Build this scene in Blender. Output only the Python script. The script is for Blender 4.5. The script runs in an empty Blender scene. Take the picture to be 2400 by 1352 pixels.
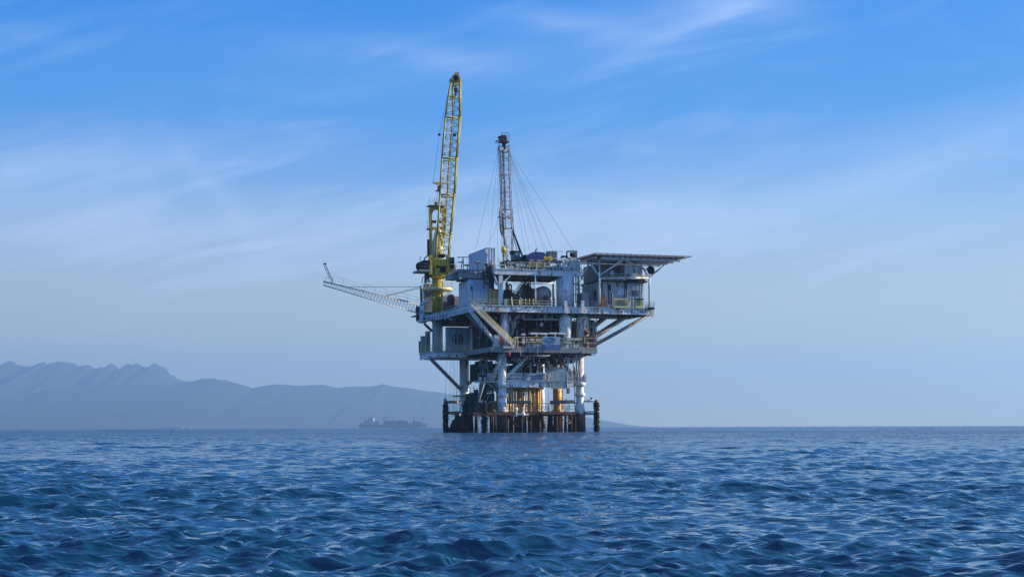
import bpy, math, random
import numpy as np
from mathutils import Vector
random.seed(7)
S = bpy.context.scene
R = math.radians
# ------------------------------------------------------------------ camera, sky, sun, exposure
H = 1.0                      # eye height above the mean water level, m
F = 3600.0                   # focal length in pixels of a 2400 px wide frame
CX, CY = 1200.0, 1001.0      # where the horizon crosses the middle of the frame
ROLL = 0.0033
cam = bpy.data.cameras.new('camera'); camo = bpy.data.objects.new('camera', cam)
S.collection.objects.link(camo); S.camera = camo
cam.sensor_width = 36.0; cam.lens = F / 2400 * 36
cam.shift_y = (CY - 676.0) / 2400
cam.clip_start = 0.5; cam.clip_end = 80000
camo.location = (0, 0, H)
camo.rotation_euler = (R(90), ROLL, 0)

SUN_EL, SUN_AZ = R(19), math.atan2(0.965, 0.19)     # azimuth from +Y towards +X
sd = Vector((math.sin(SUN_AZ) * math.cos(SUN_EL), math.cos(SUN_AZ) * math.cos(SUN_EL), math.sin(SUN_EL)))
sun = bpy.data.lights.new('sun', 'SUN'); suno = bpy.data.objects.new('sun', sun)
S.collection.objects.link(suno); sun.energy = 5.0; sun.angle = R(0.5); sun.color = (1.0, 0.86, 0.66)
suno.rotation_euler = sd.to_track_quat('Z', 'Y').to_euler(); suno.location = (300, 100, 200)

S.view_settings.view_transform = 'Standard'; S.view_settings.look = 'None'
S.view_settings.exposure = 0.72; S.view_settings.gamma = 1.0; S.view_settings.use_curve_mapping = False
S.cycles.use_denoising = True
S.cycles.max_bounces = 6; S.cycles.volume_bounces = 0
S.cycles.sample_clamp_indirect = 4

W = bpy.data.worlds.new('World'); S.world = W; W.use_nodes = True
def world():
    nt = W.node_tree; N = nt.nodes; L = nt.links; N.clear()
    def M(op, a, b=None, c=None, clamp=False):
        n = N.new('ShaderNodeMath'); n.operation = op; n.use_clamp = clamp
        for i, v in enumerate((a, b, c)):
            if v is None: continue
            if isinstance(v, (int, float)): n.inputs[i].default_value = v
            else: L.new(v, n.inputs[i])
        return n.outputs[0]
    def mix(f, a, b):
        n = N.new('ShaderNodeMix'); n.data_type = 'RGBA'
        for k, v in ((0, f), (6, a), (7, b)):
            if isinstance(v, (int, float)): n.inputs[k].default_value = v
            elif isinstance(v, tuple): n.inputs[k].default_value = v
            else: L.new(v, n.inputs[k])
        return n.outputs[2]
    out = N.new('ShaderNodeOutputWorld'); bg = N.new('ShaderNodeBackground'); L.new(bg.outputs[0], out.inputs[0])
    sky = N.new('ShaderNodeTexSky'); sky.sky_type = 'NISHITA'; sky.sun_disc = False
    sky.sun_elevation = SUN_EL; sky.sun_rotation = SUN_AZ; sky.ozone_density = 3; sky.dust_density = 0.6; sky.air_density = 1.0
    tc = N.new('ShaderNodeTexCoord'); sp = N.new('ShaderNodeSeparateXYZ'); L.new(tc.outputs['Generated'], sp.inputs[0])
    x, y, z = sp.outputs
    ramp = N.new('ShaderNodeValToRGB'); r = ramp.color_ramp; L.new(M('MAXIMUM', z, 0.0), ramp.inputs[0])
    r.elements[0].position = 0.0; r.elements[0].color = (.56, .48, .37, 1)
    r.elements[1].position = 1.0; r.elements[1].color = (.05, .17, .45, 1)
    for p, c in ((.035, (.41, .425, .385)), (.085, (.33, .385, .415)), (.12, (.225, .325, .46)), (.155, (.088, .235, .52)), (.20, (.018, .185, .54)), (.28, (.000, .142, .515)), (.45, (.035, .165, .49))):
        e = r.elements.new(p); e.color = (*c, 1)
    # the sky texture (physically bright) brought to the strength the guide gives, graded by height
    sc = N.new('ShaderNodeVectorMath'); sc.operation = 'SCALE'; L.new(sky.outputs[0], sc.inputs[0]); sc.inputs[3].default_value = 0.09
    base = mix(0.93, sc.outputs[0], ramp.outputs[0])
    # cirrus: coordinates on the sky in units of "tangent" (azimuth, height)
    yy = M('MAXIMUM', M('ABSOLUTE', y), 0.15)
    a = M('DIVIDE', x, yy); h = M('DIVIDE', z, yy)
    def noise(sx, sy, rot, scale, det=6, dist=0.6, rough=.55, off=0.0):
        cb = N.new('ShaderNodeCombineXYZ'); L.new(a, cb.inputs[0]); L.new(h, cb.inputs[1])
        mp = N.new('ShaderNodeMapping'); mp.inputs['Rotation'].default_value = (0, 0, rot)
        m2 = N.new('ShaderNodeMapping'); m2.inputs['Scale'].default_value = (sx, sy, 1); m2.inputs['Location'].default_value = (off, off * .7, off)
        L.new(cb.outputs[0], mp.inputs[0]); L.new(mp.outputs[0], m2.inputs[0])
        n = N.new('ShaderNodeTexNoise'); n.inputs['Scale'].default_value = scale; n.inputs['Detail'].default_value = det
        n.inputs['Distortion'].default_value = dist; n.inputs['Roughness'].default_value = rough
        L.new(m2.outputs[0], n.inputs['Vector']); return n.outputs[0]
    def smooth(v, lo, hi):
        n = N.new('ShaderNodeMapRange'); n.interpolation_type = 'SMOOTHSTEP'
        n.inputs[1].default_value = lo; n.inputs[2].default_value = hi; L.new(v, n.inputs[0]); return n.outputs[0]
    wisp = noise(1.0, 5.0, R(-9), 4.6, 9, 1.3, .64, 3.1)
    soft = noise(1.0, 2.6, R(-8), 2.6, 4, 0.5, .5, 1.7)
    tot = M('MULTIPLY', smooth(wisp, .46, .78), M('SUBTRACT', .30, M('MULTIPLY', .20, smooth(h, .16, .225))))
    tot = M('ADD', tot, M('MULTIPLY', smooth(soft, .42, .66), M('ADD', .05, M('MULTIPLY', .27, M('SUBTRACT', 1.0, smooth(h, .13, .21))))))
    fine = noise(1.0, 9.0, R(-14), 5.0, 8, 1.2, .62, 8.3)
    # streaks (px, py, half length, half width, angle deg, strength)
    for px, py, ln, wd, an, st in ((150, 395, 560, 48, 3, .20), (330, 365, 300, 30, 8, .12), (530, 480, 150, 26, -52, .26), (640, 560, 600, 60, -4, .20),
                                   (880, 120, 420, 22, -3, .16), (1080, 150, 130, 22, -8, .22), (1340, 62, 170, 20, -9, .30), (1640, 50, 240, 44, 16, .34),
                                   (1760, 25, 150, 30, -14, .30), (1150, 540, 900, 90, 2, .26), (1900, 450, 800, 90, 8, .26), (2260, 330, 330, 34, 20, .20),
                                   (1560, 100, 260, 16, 24, .20), (60, 85, 120, 22, -6, .14), (2100, 560, 800, 80, 4, .20), (220, 560, 520, 80, 0, .22)):
        ca, sa = math.cos(R(an)), math.sin(R(an))
        da = M('SUBTRACT', a, (px - CX) / F); dh = M('SUBTRACT', h, (CY - py) / F)
        p = M('ADD', M('MULTIPLY', da, ca), M('MULTIPLY', dh, sa)); q = M('SUBTRACT', M('MULTIPLY', dh, ca), M('MULTIPLY', da, sa))
        q = M('ADD', q, M('MULTIPLY', M('SUBTRACT', fine, .5), wd / F * 4.5))
        e = M('ADD', M('POWER', M('ABSOLUTE', M('DIVIDE', p, ln / F)), 2.0), M('POWER', M('ABSOLUTE', M('DIVIDE', q, wd * 1.35 / F)), 1.6))
        g = M('EXPONENT', M('MULTIPLY', e, -1.0))
        tot = M('ADD', tot, M('MULTIPLY', M('MULTIPLY', g, M('ADD', M('MULTIPLY', fine, 1.7), .0)), st * .8))
    # thin out near the horizon, none below
    tot = M('MULTIPLY', tot, smooth(h, .005, .12)); tot = M('MINIMUM', tot, .8)
    col = mix(tot, base, (.42, .52, .72, 1))
    L.new(col, bg.inputs[0]); bg.inputs[1].default_value = 1.0
world()
# ------------------------------------------------------------------ pixel -> place helpers (platform frame u: along the front, v: away)
PHI = R(18); c_, s_ = math.cos(PHI), math.sin(PHI)
OY = 300.0; OX = (1115 - CX) / F * OY
def unroll(px, py):
    dx, dy = px - CX, py - CY
    return (dx + ROLL * dy) / F, -(dy - ROLL * dx) / F
def Lc(u, v, z): return (OX + u * c_ - v * s_, OY + u * s_ + v * c_, z)
def U(px, v, py=800):
    a, b = unroll(px, py); return (a * (OY + v * c_) - OX + v * s_) / (c_ - a * s_)
def V(px, u, py=800):
    a, b = unroll(px, py); return (OX + u * c_ - a * (OY + u * s_)) / (s_ + a * c_)
def pt(px, py, v):
    a, b = unroll(px, py); u = (a * (OY + v * c_) - OX + v * s_) / (c_ - a * s_)
    return (u, v, H + b * (OY + u * s_ + v * c_))
def P(px, py, v): return Lc(*pt(px, py, v))
def mpx(v, px=1200): return (OY + U(px, v) * s_ + v * c_) / F        # metres per photo pixel there
def wp(px, py, Y):
    a, b = unroll(px, py); return (a * Y, Y, H + b * Y)
# ------------------------------------------------------------------ mesh builder
def floor_z(z0, x, y1, v):        # things whose foot is read off at a deck edge stand on that deck
    g = globals(); f = None
    if y1 in (715, 716, 718, 722, 723, 724): f = g.get('zM')
    elif y1 in (811, 812, 814, 815, 816, 817, 818, 820): f = g.get('zC') if not (v >= 17 and x < 1155) else g.get('zW1')
    elif y1 in (892, 893) and 1190 < x < 1350: f = g.get('zL')
    elif y1 in (630, 631, 632, 633, 633.2) and v > 2.5 and x > 1095: f = g.get('zU')
    return f if f is not None and f < z0 < f + 4 else z0
class MB:
    def __init__(self): self.v = []; self.f = []; self.s = []
    def face(self, idx, sm=False): self.f.append(idx); self.s.append(sm)
    def hexa(self, c):
        n = len(self.v); self.v += [tuple(p) for p in c]
        for q in ((0, 3, 2, 1), (4, 5, 6, 7), (0, 1, 5, 4), (1, 2, 6, 5), (2, 3, 7, 6), (3, 0, 4, 7)): self.face([n + i for i in q])
        return self
    def box(self, u0, v0, z0, u1, v1, z1):       # in the platform frame
        return self.hexa([Lc(u0, v0, z0), Lc(u1, v0, z0), Lc(u1, v1, z0), Lc(u0, v1, z0), Lc(u0, v0, z1), Lc(u1, v0, z1), Lc(u1, v1, z1), Lc(u0, v1, z1)])
    def wbox(self, x0, y0, z0, x1, y1, z1):
        return self.hexa([(x0, y0, z0), (x1, y0, z0), (x1, y1, z0), (x0, y1, z0), (x0, y0, z1), (x1, y0, z1), (x1, y1, z1), (x0, y1, z1)])
    def pbox(self, x0, y0, x1, y1, v, d):        # y0 top, y1 bottom in photo pixels, front face at v
        m = (x0 + x1) / 2
        return self.box(U(x0, v), v, floor_z(pt(m, y1, v)[2], m, y1, v), U(x1, v), v + d, pt(m, y0, v)[2])
    def tube(self, p, q, r, r2=None, n=8, cap=True):
        p = Vector(p); q = Vector(q); r2 = r if r2 is None else r2; d = q - p
        if d.length < 1e-6: return self
        d.normalize(); up = Vector((0, 0, 1)) if abs(d.z) < .95 else Vector((1, 0, 0))
        a = d.cross(up).normalized(); b = d.cross(a); k = len(self.v)
        for c, rr in ((p, r), (q, r2)):
            for i in range(n):
                t = 2 * math.pi * (i + .5) / n; self.v.append(tuple(c + a * (rr * math.cos(t)) + b * (rr * math.sin(t))))
        for i in range(n): self.face([k + i, k + (i + 1) % n, k + n + (i + 1) % n, k + n + i], n > 5)
        if cap: self.face([k + i for i in range(n)][::-1]); self.face([k + n + i for i in range(n)])
        return self
    def path(self, pts, r, n=6):
        for i in range(len(pts) - 1): self.tube(pts[i], pts[i + 1], r, n=n)
        return self
    def lathe(self, base, prof, n=24, axis=(0, 0, 1)):      # prof: (radius, distance along the axis)
        base = Vector(base); ax = Vector(axis).normalized(); up = Vector((0, 0, 1)) if abs(ax.z) < .95 else Vector((1, 0, 0))
        a = ax.cross(up).normalized(); b = ax.cross(a); k = len(self.v)
        for r, t in prof:
            for i in range(n):
                w = 2 * math.pi * i / n; self.v.append(tuple(base + ax * t + a * (r * math.cos(w)) + b * (r * math.sin(w))))
        for j in range(len(prof) - 1):
            for i in range(n): self.face([k + j * n + i, k + j * n + (i + 1) % n, k + (j + 1) * n + (i + 1) % n, k + (j + 1) * n + i], True)
        self.face([k + i for i in range(n)][::-1]); self.face([k + (len(prof) - 1) * n + i for i in range(n)])
        return self
    def pcyl(self, x, y0, y1, rpx, v, n=24):
        u, _, z1 = pt(x, y0, v); z0 = floor_z(pt(x, y1, v)[2], x, y1, v); r = rpx * mpx(v, x)
        return self.lathe(Lc(u, v, z0), [(r, 0), (r, z1 - z0)], n)
    def rail(self, pts, h=1.1, step=1.5, r=.032, bars=(1.0, .52), toe=True):    # pts: local (u,v,z) of the deck edge
        for i in range(len(pts) - 1):
            p = Vector(Lc(*pts[i])); q = Vector(Lc(*pts[i + 1])); n = max(1, round((q - p).length / step))
            for k in range(n + 1):
                a = p.lerp(q, k / n); self.tube(a, a + Vector((0, 0, h)), r, n=4)
            for b in bars: self.tube(p + Vector((0, 0, h * b)), q + Vector((0, 0, h * b)), r, n=4)
            if toe: self.tube(p + Vector((0, 0, .07)), q + Vector((0, 0, .07)), .05, n=4)
        return self
    def text(self, s, origin, size, depth=.02, width=None, ang=None):      # lettering facing the front (-v)
        cu = bpy.data.curves.new('lettering', 'FONT'); cu.body = s; cu.size = size; cu.extrude = depth; cu.align_x = 'CENTER'; cu.resolution_u = 2
        o = bpy.data.objects.new('lettering', cu); me = bpy.data.meshes.new_from_object(o)
        xs = [v.co.x for v in me.vertices]; w = (max(xs) - min(xs)) or 1; k = (width / w) if width else 1
        a = PHI if ang is None else ang; n = len(self.v)
        for v in me.vertices:
            x, y, z = v.co.x * k, v.co.y, v.co.z
            self.v.append((origin[0] + x * math.cos(a) + z * math.sin(a), origin[1] + x * math.sin(a) - z * math.cos(a), origin[2] + y))
        for p in me.polygons: self.face([n + i for i in p.vertices])
        bpy.data.meshes.remove(me); bpy.data.objects.remove(o); bpy.data.curves.remove(cu)
        return self
    def build(self, name, m, parent=None, label=None):
        me = bpy.data.meshes.new(name)
        off = Vector(parent['_w']) if parent is not None and '_w' in parent else Vector((0, 0, 0))
        me.from_pydata([(p[0] - off.x, p[1] - off.y, p[2] - off.z) for p in self.v], [], self.f)
        me.polygons.foreach_set('use_smooth', self.s); me.materials.append(m); me.update()
        o = bpy.data.objects.new(name, me); S.collection.objects.link(o)
        if parent is not None: o.parent = parent; o['_w'] = tuple(off)
        if label: o['label'] = label
        return o
def thing(name, label, cat, base, group=None):
    o = bpy.data.objects.new(name, None); S.collection.objects.link(o); o.location = base; o.empty_display_size = .5
    o['_w'] = tuple(base); o['label'] = label; o['category'] = cat
    if group: o['group'] = group
    return o
def solo(mb, name, m, label, cat, group=None, base=None):   # a thing that is one mesh
    vs = mb.v; base = base or (sum(p[0] for p in vs) / len(vs), sum(p[1] for p in vs) / len(vs), min(p[2] for p in vs))
    t = {'_w': base}; me = mb
    me.v = [(p[0] - base[0], p[1] - base[1], p[2] - base[2]) for p in vs]
    o = me.build(name, m); o.location = base; o['label'] = label; o['category'] = cat
    if group: o['group'] = group
    return o
# ------------------------------------------------------------------ materials
def mat(name, col, rough=.55, metal=0., grime=.35, rust=.0, bump=.0, growth=False, corr=None, dirt=(.05, .045, .04)):
    m = bpy.data.materials.new(name); m.use_nodes = True; nt = m.node_tree; N = nt.nodes; L = nt.links
    b = N['Principled BSDF']; b.inputs['Roughness'].default_value = rough; b.inputs['Metallic'].default_value = metal
    if max(col) < .05 and rough > .2: b.inputs['Specular IOR Level'].default_value = .15; b.inputs['Roughness'].default_value = .8
    geo = N.new('ShaderNodeNewGeometry')
    def nz(scale, sc, det=5, dist=0):
        mp = N.new('ShaderNodeMapping'); mp.inputs['Scale'].default_value = sc; L.new(geo.outputs['Position'], mp.inputs[0])
        n = N.new('ShaderNodeTexNoise'); n.inputs['Scale'].default_value = scale; n.inputs['Detail'].default_value = det; n.inputs['Distortion'].default_value = dist
        L.new(mp.outputs[0], n.inputs['Vector']); return n.outputs[0]
    def rng(v, lo, hi, a=0., z=1.):
        n = N.new('ShaderNodeMapRange'); n.inputs[1].default_value = lo; n.inputs[2].default_value = hi; n.inputs[3].default_value = a; n.inputs[4].default_value = z
        L.new(v, n.inputs[0]); return n.outputs[0]
    def mx(f, a, c2):
        n = N.new('ShaderNodeMix'); n.data_type = 'RGBA'; L.new(f, n.inputs[0])
        for k, v in ((6, a), (7, c2)):
            if isinstance(v, tuple): n.inputs[k].default_value = (*v, 1)
            else: L.new(v, n.inputs[k])
        return n.outputs[2]
    c = col
    if grime: c = mx(rng(nz(1.6, (1, 1, .25)), .45, .78, 0, grime), c, dirt)
    if grime: c = mx(rng(nz(4.5, (1, 1, .12)), .50, .75, 0, grime * .9), c, tuple(x * .45 for x in col))
    if rust: c = mx(rng(nz(2.5, (1, 1, .28), 7, .4), .635 - rust * .32, .675 - rust * .30, 0, .88), c, (.17, .06, .022))
    if growth:
        sp = N.new('ShaderNodeSeparateXYZ'); L.new(geo.outputs['Position'], sp.inputs[0])
        w = N.new('ShaderNodeMath'); w.operation = 'MULTIPLY_ADD'; L.new(nz(1.3, (1, 1, .5)), w.inputs[0]); w.inputs[1].default_value = 3.2; L.new(sp.outputs[2], w.inputs[2])
        c = mx(rng(w.outputs[0], 6.1, 5.3), c, (.16, .055, .022)); c = mx(rng(w.outputs[0], 4.2, 2.4), c, (.018, .014, .012))
    if isinstance(c, tuple): b.inputs['Base Color'].default_value = (*c, 1)
    else: L.new(c, b.inputs['Base Color'])
    h = None
    if corr:        # standing ribs across the direction given
        d = N.new('ShaderNodeVectorMath'); d.operation = 'DOT_PRODUCT'; L.new(geo.outputs['Position'], d.inputs[0]); d.inputs[1].default_value = (c_ - s_, s_ + c_, 0)
        w = N.new('ShaderNodeMath'); w.operation = 'MULTIPLY'; L.new(d.outputs['Value'], w.inputs[0]); w.inputs[1].default_value = 6.283 / corr
        s2 = N.new('ShaderNodeMath'); s2.operation = 'SINE'; L.new(w.outputs[0], s2.inputs[0]); h = s2.outputs[0]; dist = .02
    elif bump: h = nz(3.0, (1, 1, 1), 6); dist = bump
    if h is not None:
        bp = N.new('ShaderNodeBump'); bp.inputs['Distance'].default_value = dist; L.new(h, bp.inputs['Height']); L.new(bp.outputs[0], b.inputs['Normal'])
    return m
M_ = dict(
    white=mat('white_paint', (.80, .80, .78), grime=.42, rust=.08), girder=mat('girder_paint', (.77, .78, .78), grime=.30, rust=.14),
    tank=mat('tank_paint', (.66, .72, .76), grime=.30, rust=.03), dirty=mat('stained_white', (.70, .68, .63), grime=.5, rust=.38),
    clad=mat('ribbed_cladding', (.52, .57, .60), grime=.45, rust=.18, corr=.55), cont=mat('container_paint', (.70, .76, .82), grime=.25, rust=.03, corr=.5),
    lilac=mat('grey_lilac_paint', (.40, .38, .37), grime=.3), grey=mat('grey_paint', (.26, .28, .29), rust=.12), grate=mat('galvanised', (.36, .42, .40), grime=.4, rust=.12),
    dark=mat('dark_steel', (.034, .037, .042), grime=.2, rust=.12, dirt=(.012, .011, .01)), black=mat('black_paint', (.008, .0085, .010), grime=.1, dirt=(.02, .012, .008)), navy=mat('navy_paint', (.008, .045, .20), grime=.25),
    bluecab=mat('blue_paint', (.012, .06, .16), grime=.2), teal=mat('cab_glass', (.12, .30, .30), rough=.1, grime=0), glass=mat('dark_glass', (.008, .012, .018), rough=.08, grime=0),
    yellow=mat('yellow_paint', (.60, .45, .012), grime=.35, rust=.08), boom=mat('boom_paint', (.42, .34, .04), grime=.3, rust=.1), cream=mat('cream_yellow_paint', (.84, .73, .36), grime=.25, rust=.05),
    signy=mat('sign_yellow', (.66, .60, .26), grime=.3), orange=mat('conductor_paint', (.92, .52, .10), grime=.25, rust=.2, growth=True), brown=mat('rusty_brown', (.26, .10, .04), grime=.4, rust=.3),
    rust=mat('rusted_steel', (.13, .052, .024), grime=.5, rust=.3, bump=.02), leg=mat('leg_paint', (.80, .80, .79), grime=.34, rust=.07, growth=True), pile=mat('fouled_steel', (.020, .014, .011), grime=.3, rust=.05, bump=.06),
    red=mat('dark_red_paint', (.09, .008, .010), grime=.3), redo=mat('red_orange_paint', (.45, .08, .03), grime=.3), tyre=mat('tyre_rubber', (.016, .017, .018), rough=.75, grime=.25, dirt=(.07, .07, .065), bump=.02), purple=mat('maroon_paint', (.10, .025, .06), grime=.3),
    mast=mat('mast_paint', (.74, .73, .71), grime=.35, rust=.18), wire=mat('steel_wire', (.09, .10, .11), grime=0), railw=mat('rail_paint', (.66, .67, .64), grime=.2, rust=.15),
    deck=mat('deck_plate', (.09, .095, .10), grime=.3, rust=.15), banner=mat('pale_blue_banner', (.30, .43, .52), grime=.15), bannerb=mat('royal_blue_banner', (.02, .10, .36), grime=.1),
    bright=mat('bright_white', (.80, .80, .78), grime=.08), mag=mat('magenta_plastic', (.5, .01, .08), grime=0), signw=mat('white_sign', (.40, .43, .50), grime=.15), ink=mat('sign_ink', (.012, .02, .06), grime=0),
    panel=mat('panel_blue', (.34, .50, .72), grime=.2),
    rustb=mat('orange_rust', (.66, .30, .09), grime=.45, rust=.2),
    cabin=mat('cabin_shade_grey_blue', (.30, .40, .50), grime=.4, rust=.15), vessel=mat('vessel_white', (.84, .85, .85), grime=.25, rust=.06), shade=mat('shaded_lilac_cladding', (.13, .12, .125), grime=.3),
    shiphull=mat('ship_hull_paint', (.03, .08, .16), grime=.2), shipdeck=mat('ship_superstructure_paint', (.30, .30, .32), grime=.1), shipw=mat('ship_white', (.85, .85, .85), grime=0), cargo=mat('cargo_paint', (.06, .07, .12), grime=.3), shipcrane=mat('ship_crane_paint', (.05, .055, .07), grime=.1),
)
G = M_
# ------------------------------------------------------------------ the sea
def sea():
    rs = [2.5]
    while rs[-1] < 17000:
        d = rs[-1]; k = .0036 if 8 < d < 150 else (.0065 if d < 900 else .03); k = .03 if d < 7 else k; rs.append(d * (1 + k))
    rs = np.array(rs); th = [0.0]; dt = .0015
    lim = .42
    while th[-1] < lim: th.append(th[-1] + dt)
    while th[-1] < math.pi:
        dt = min(dt * 1.12, .06); th.append(th[-1] + dt)
    th = np.array(th[:-1]); th = np.concatenate([-th[:0:-1], th])
    nr, nt = len(rs), len(th)
    Rr, T = np.meshgrid(rs, th, indexing='ij'); X = Rr * np.sin(T); Y = Rr * np.cos(T)
    rng = np.random.default_rng(11)
    dr = np.gradient(rs)[:, None]; dc = (Rr * np.gradient(th)[None, :])
    cell = np.maximum(dr, dc * .8)
    Z = np.zeros_like(X); DX = np.zeros_like(X); DY = np.zeros_like(X)
    grp = np.zeros_like(X)
    for i in range(7):       # patches of rougher and calmer water
        lam = rng.uniform(9, 60); an = rng.uniform(0, math.pi); grp += np.sin(2 * math.pi / lam * (X * math.cos(an) + Y * math.sin(an)) + rng.uniform(0, 6.28))
    grp = 1 + .22 * np.clip(grp / 1.8, -1.6, 1.6)
    n = 130; lams = np.exp(np.linspace(math.log(.08), math.log(8.5), n)) * rng.uniform(.97, 1.03, n)
    wind = R(-68)            # the way the waves run
    for lam in lams:
        spread = R(50) if lam < .3 else (R(32) if lam < 3 else R(24)); an = wind + rng.normal(0, 1) * spread + (R(-48) if rng.uniform() < .28 else 0); k = 2 * math.pi / lam
        st = .050 if lam < .22 else (.064 if lam < .52 else .062 * (.52 / lam) ** .95)
        am = st / k; fade = np.clip((lam / cell - 1.8) / 2.4, 0, 1)
        ph = k * (X * math.cos(an) + Y * math.sin(an)) + rng.uniform(0, 6.28)
        g = grp if lam < 6 else 1.0; sn, cs = np.sin(ph), np.cos(ph)
        Z += am * g * fade * cs; DX -= am * g * fade * sn * math.cos(an) * .78; DY -= am * g * fade * sn * math.sin(an) * .78
    # far swell
    for lam, am, an in ((55, .07, -75), (38, .06, -60), (70, .06, -95)):
        k = 2 * math.pi / lam; an = R(an); Z += am * np.cos(k * (X * math.cos(an) + Y * math.sin(an)) + lam) * np.clip((lam / cell - 2.5) / 3.5, 0, 1)
    X2 = X + DX; Y2 = Y + DY
    co = np.stack([X2, Y2, Z], -1).reshape(-1, 3)
    co = np.concatenate([co, [[0, 0, -.1]]]).astype(np.float32); ctr = len(co) - 1
    i = np.arange(nr - 1)[:, None] * nt; j = np.arange(nt)[None, :]; j2 = (j + 1) % nt
    q = np.stack([i + j, i + nt + j, i + nt + j2, i + j2], -1).reshape(-1, 4)
    tri = np.stack([np.full(nt, ctr), np.arange(nt), (np.arange(nt) + 1) % nt], -1)
    q = q[:, ::-1]; tri = tri[:, ::-1]
    me = bpy.data.meshes.new('sea'); me.vertices.add(len(co)); me.vertices.foreach_set('co', co.ravel())
    nl = q.size + tri.size; me.loops.add(nl); me.loops.foreach_set('vertex_index', np.concatenate([q.ravel(), tri.ravel()]).astype(np.int32))
    npoly = len(q) + len(tri); me.polygons.add(npoly)
    starts = np.concatenate([np.arange(len(q)) * 4, q.size + np.arange(len(tri)) * 3]).astype(np.int32); me.polygons.foreach_set('loop_start', starts)
    me.polygons.foreach_set('use_smooth', np.ones(npoly, bool)); me.update(calc_edges=True); me.validate()
    if me.polygons[0].normal.z < 0: me.flip_normals()
    m = bpy.data.materials.new('sea_water'); m.use_nodes = True; nt_ = m.node_tree; N = nt_.nodes; L = nt_.links; b = N['Principled BSDF']
    b.inputs['Base Color'].default_value = (.0006, .034, .070, 1); b.inputs['IOR'].default_value = 1.5; b.inputs['Roughness'].default_value = .03
    geo = N.new('ShaderNodeNewGeometry')
    def nz(scale, rot, sc, det, dist):
        mp = N.new('ShaderNodeMapping'); mp.inputs['Rotation'].default_value = (0, 0, rot); m2 = N.new('ShaderNodeMapping'); m2.inputs['Scale'].default_value = sc
        L.new(geo.outputs['Position'], mp.inputs[0]); L.new(mp.outputs[0], m2.inputs[0])
        n = N.new('ShaderNodeTexNoise'); n.inputs['Scale'].default_value = scale; n.inputs['Detail'].default_value = det; n.inputs['Distortion'].default_value = dist
        L.new(m2.outputs[0], n.inputs['Vector']); return n.outputs[0]
    def bump(h, d, s, prev=None):
        bp = N.new('ShaderNodeBump'); bp.inputs['Distance'].default_value = d; bp.inputs['Strength'].default_value = s; L.new(h, bp.inputs['Height'])
        if prev: L.new(prev, bp.inputs['Normal'])
        return bp.outputs[0]
    n1 = bump(nz(6.5, R(20), (.6, 1, 1), 1.5, .8), .045, 1.0); n2 = bump(nz(1.6, R(-15), (.6, 1, 1), 2, .6), .14, 1.0, n1)
    ln = N.new('ShaderNodeVectorMath'); ln.operation = 'LENGTH'; L.new(geo.outputs['Position'], ln.inputs[0])      # unresolved ripples of the far water widen its gloss
    mr = N.new('ShaderNodeMapRange'); mr.interpolation_type = 'SMOOTHSTEP'; L.new(ln.outputs['Value'], mr.inputs[0])
    for k_, v_ in ((1, 30), (2, 220), (3, .0), (4, 1.3)): mr.inputs[k_].default_value = v_
    # ripples smaller than a pixel: the normal itself is jittered, no bump needed
    def nzc(scale):
        n = N.new('ShaderNodeTexNoise'); n.inputs['Scale'].default_value = scale; n.inputs['Detail'].default_value = 3; L.new(geo.outputs['Position'], n.inputs['Vector'])
        v = N.new('ShaderNodeVectorMath'); v.operation = 'SUBTRACT'; L.new(n.outputs['Color'], v.inputs[0]); v.inputs[1].default_value = (.5, .5, .5)
        w = N.new('ShaderNodeVectorMath'); w.operation = 'MULTIPLY'; L.new(v.outputs[0], w.inputs[0]); w.inputs[1].default_value = (1, 1, 0); return w.outputs[0]
    gust = N.new('ShaderNodeMapRange'); L.new(nz(.03, 0, (.35, 1, 1), 4, 1), gust.inputs[0])
    for k_, v_ in ((1, .35), (2, .65), (3, .7), (4, 1.25)): gust.inputs[k_].default_value = v_
    am = N.new('ShaderNodeMath'); am.operation = 'MULTIPLY'; L.new(mr.outputs[0], am.inputs[0]); L.new(gust.outputs[0], am.inputs[1])
    sc_ = N.new('ShaderNodeVectorMath'); sc_.operation = 'SCALE'; L.new(nzc(4.0), sc_.inputs[0]); L.new(am.outputs[0], sc_.inputs[3])
    ad = N.new('ShaderNodeVectorMath'); ad.operation = 'ADD'; L.new(n2, ad.inputs[0]); L.new(sc_.outputs[0], ad.inputs[1])
    lee = N.new('ShaderNodeCombineXYZ'); lm = N.new('ShaderNodeMath'); lm.operation = 'MULTIPLY'; L.new(am.outputs[0], lm.inputs[0]); lm.inputs[1].default_value = -.13; L.new(lm.outputs[0], lee.inputs[1])
    ad2 = N.new('ShaderNodeVectorMath'); ad2.operation = 'ADD'; L.new(ad.outputs[0], ad2.inputs[0]); L.new(lee.outputs[0], ad2.inputs[1])      # steeper lee faces of the ripples
    no = N.new('ShaderNodeVectorMath'); no.operation = 'NORMALIZE'; L.new(ad2.outputs[0], no.inputs[0]); L.new(no.outputs[0], b.inputs['Normal'])
    me.materials.append(m)
    o = bpy.data.objects.new('sea', me); S.collection.objects.link(o); o['kind'] = 'structure'; o['label'] = 'choppy dark blue sea with sharp little wave crests'
sea()
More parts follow.
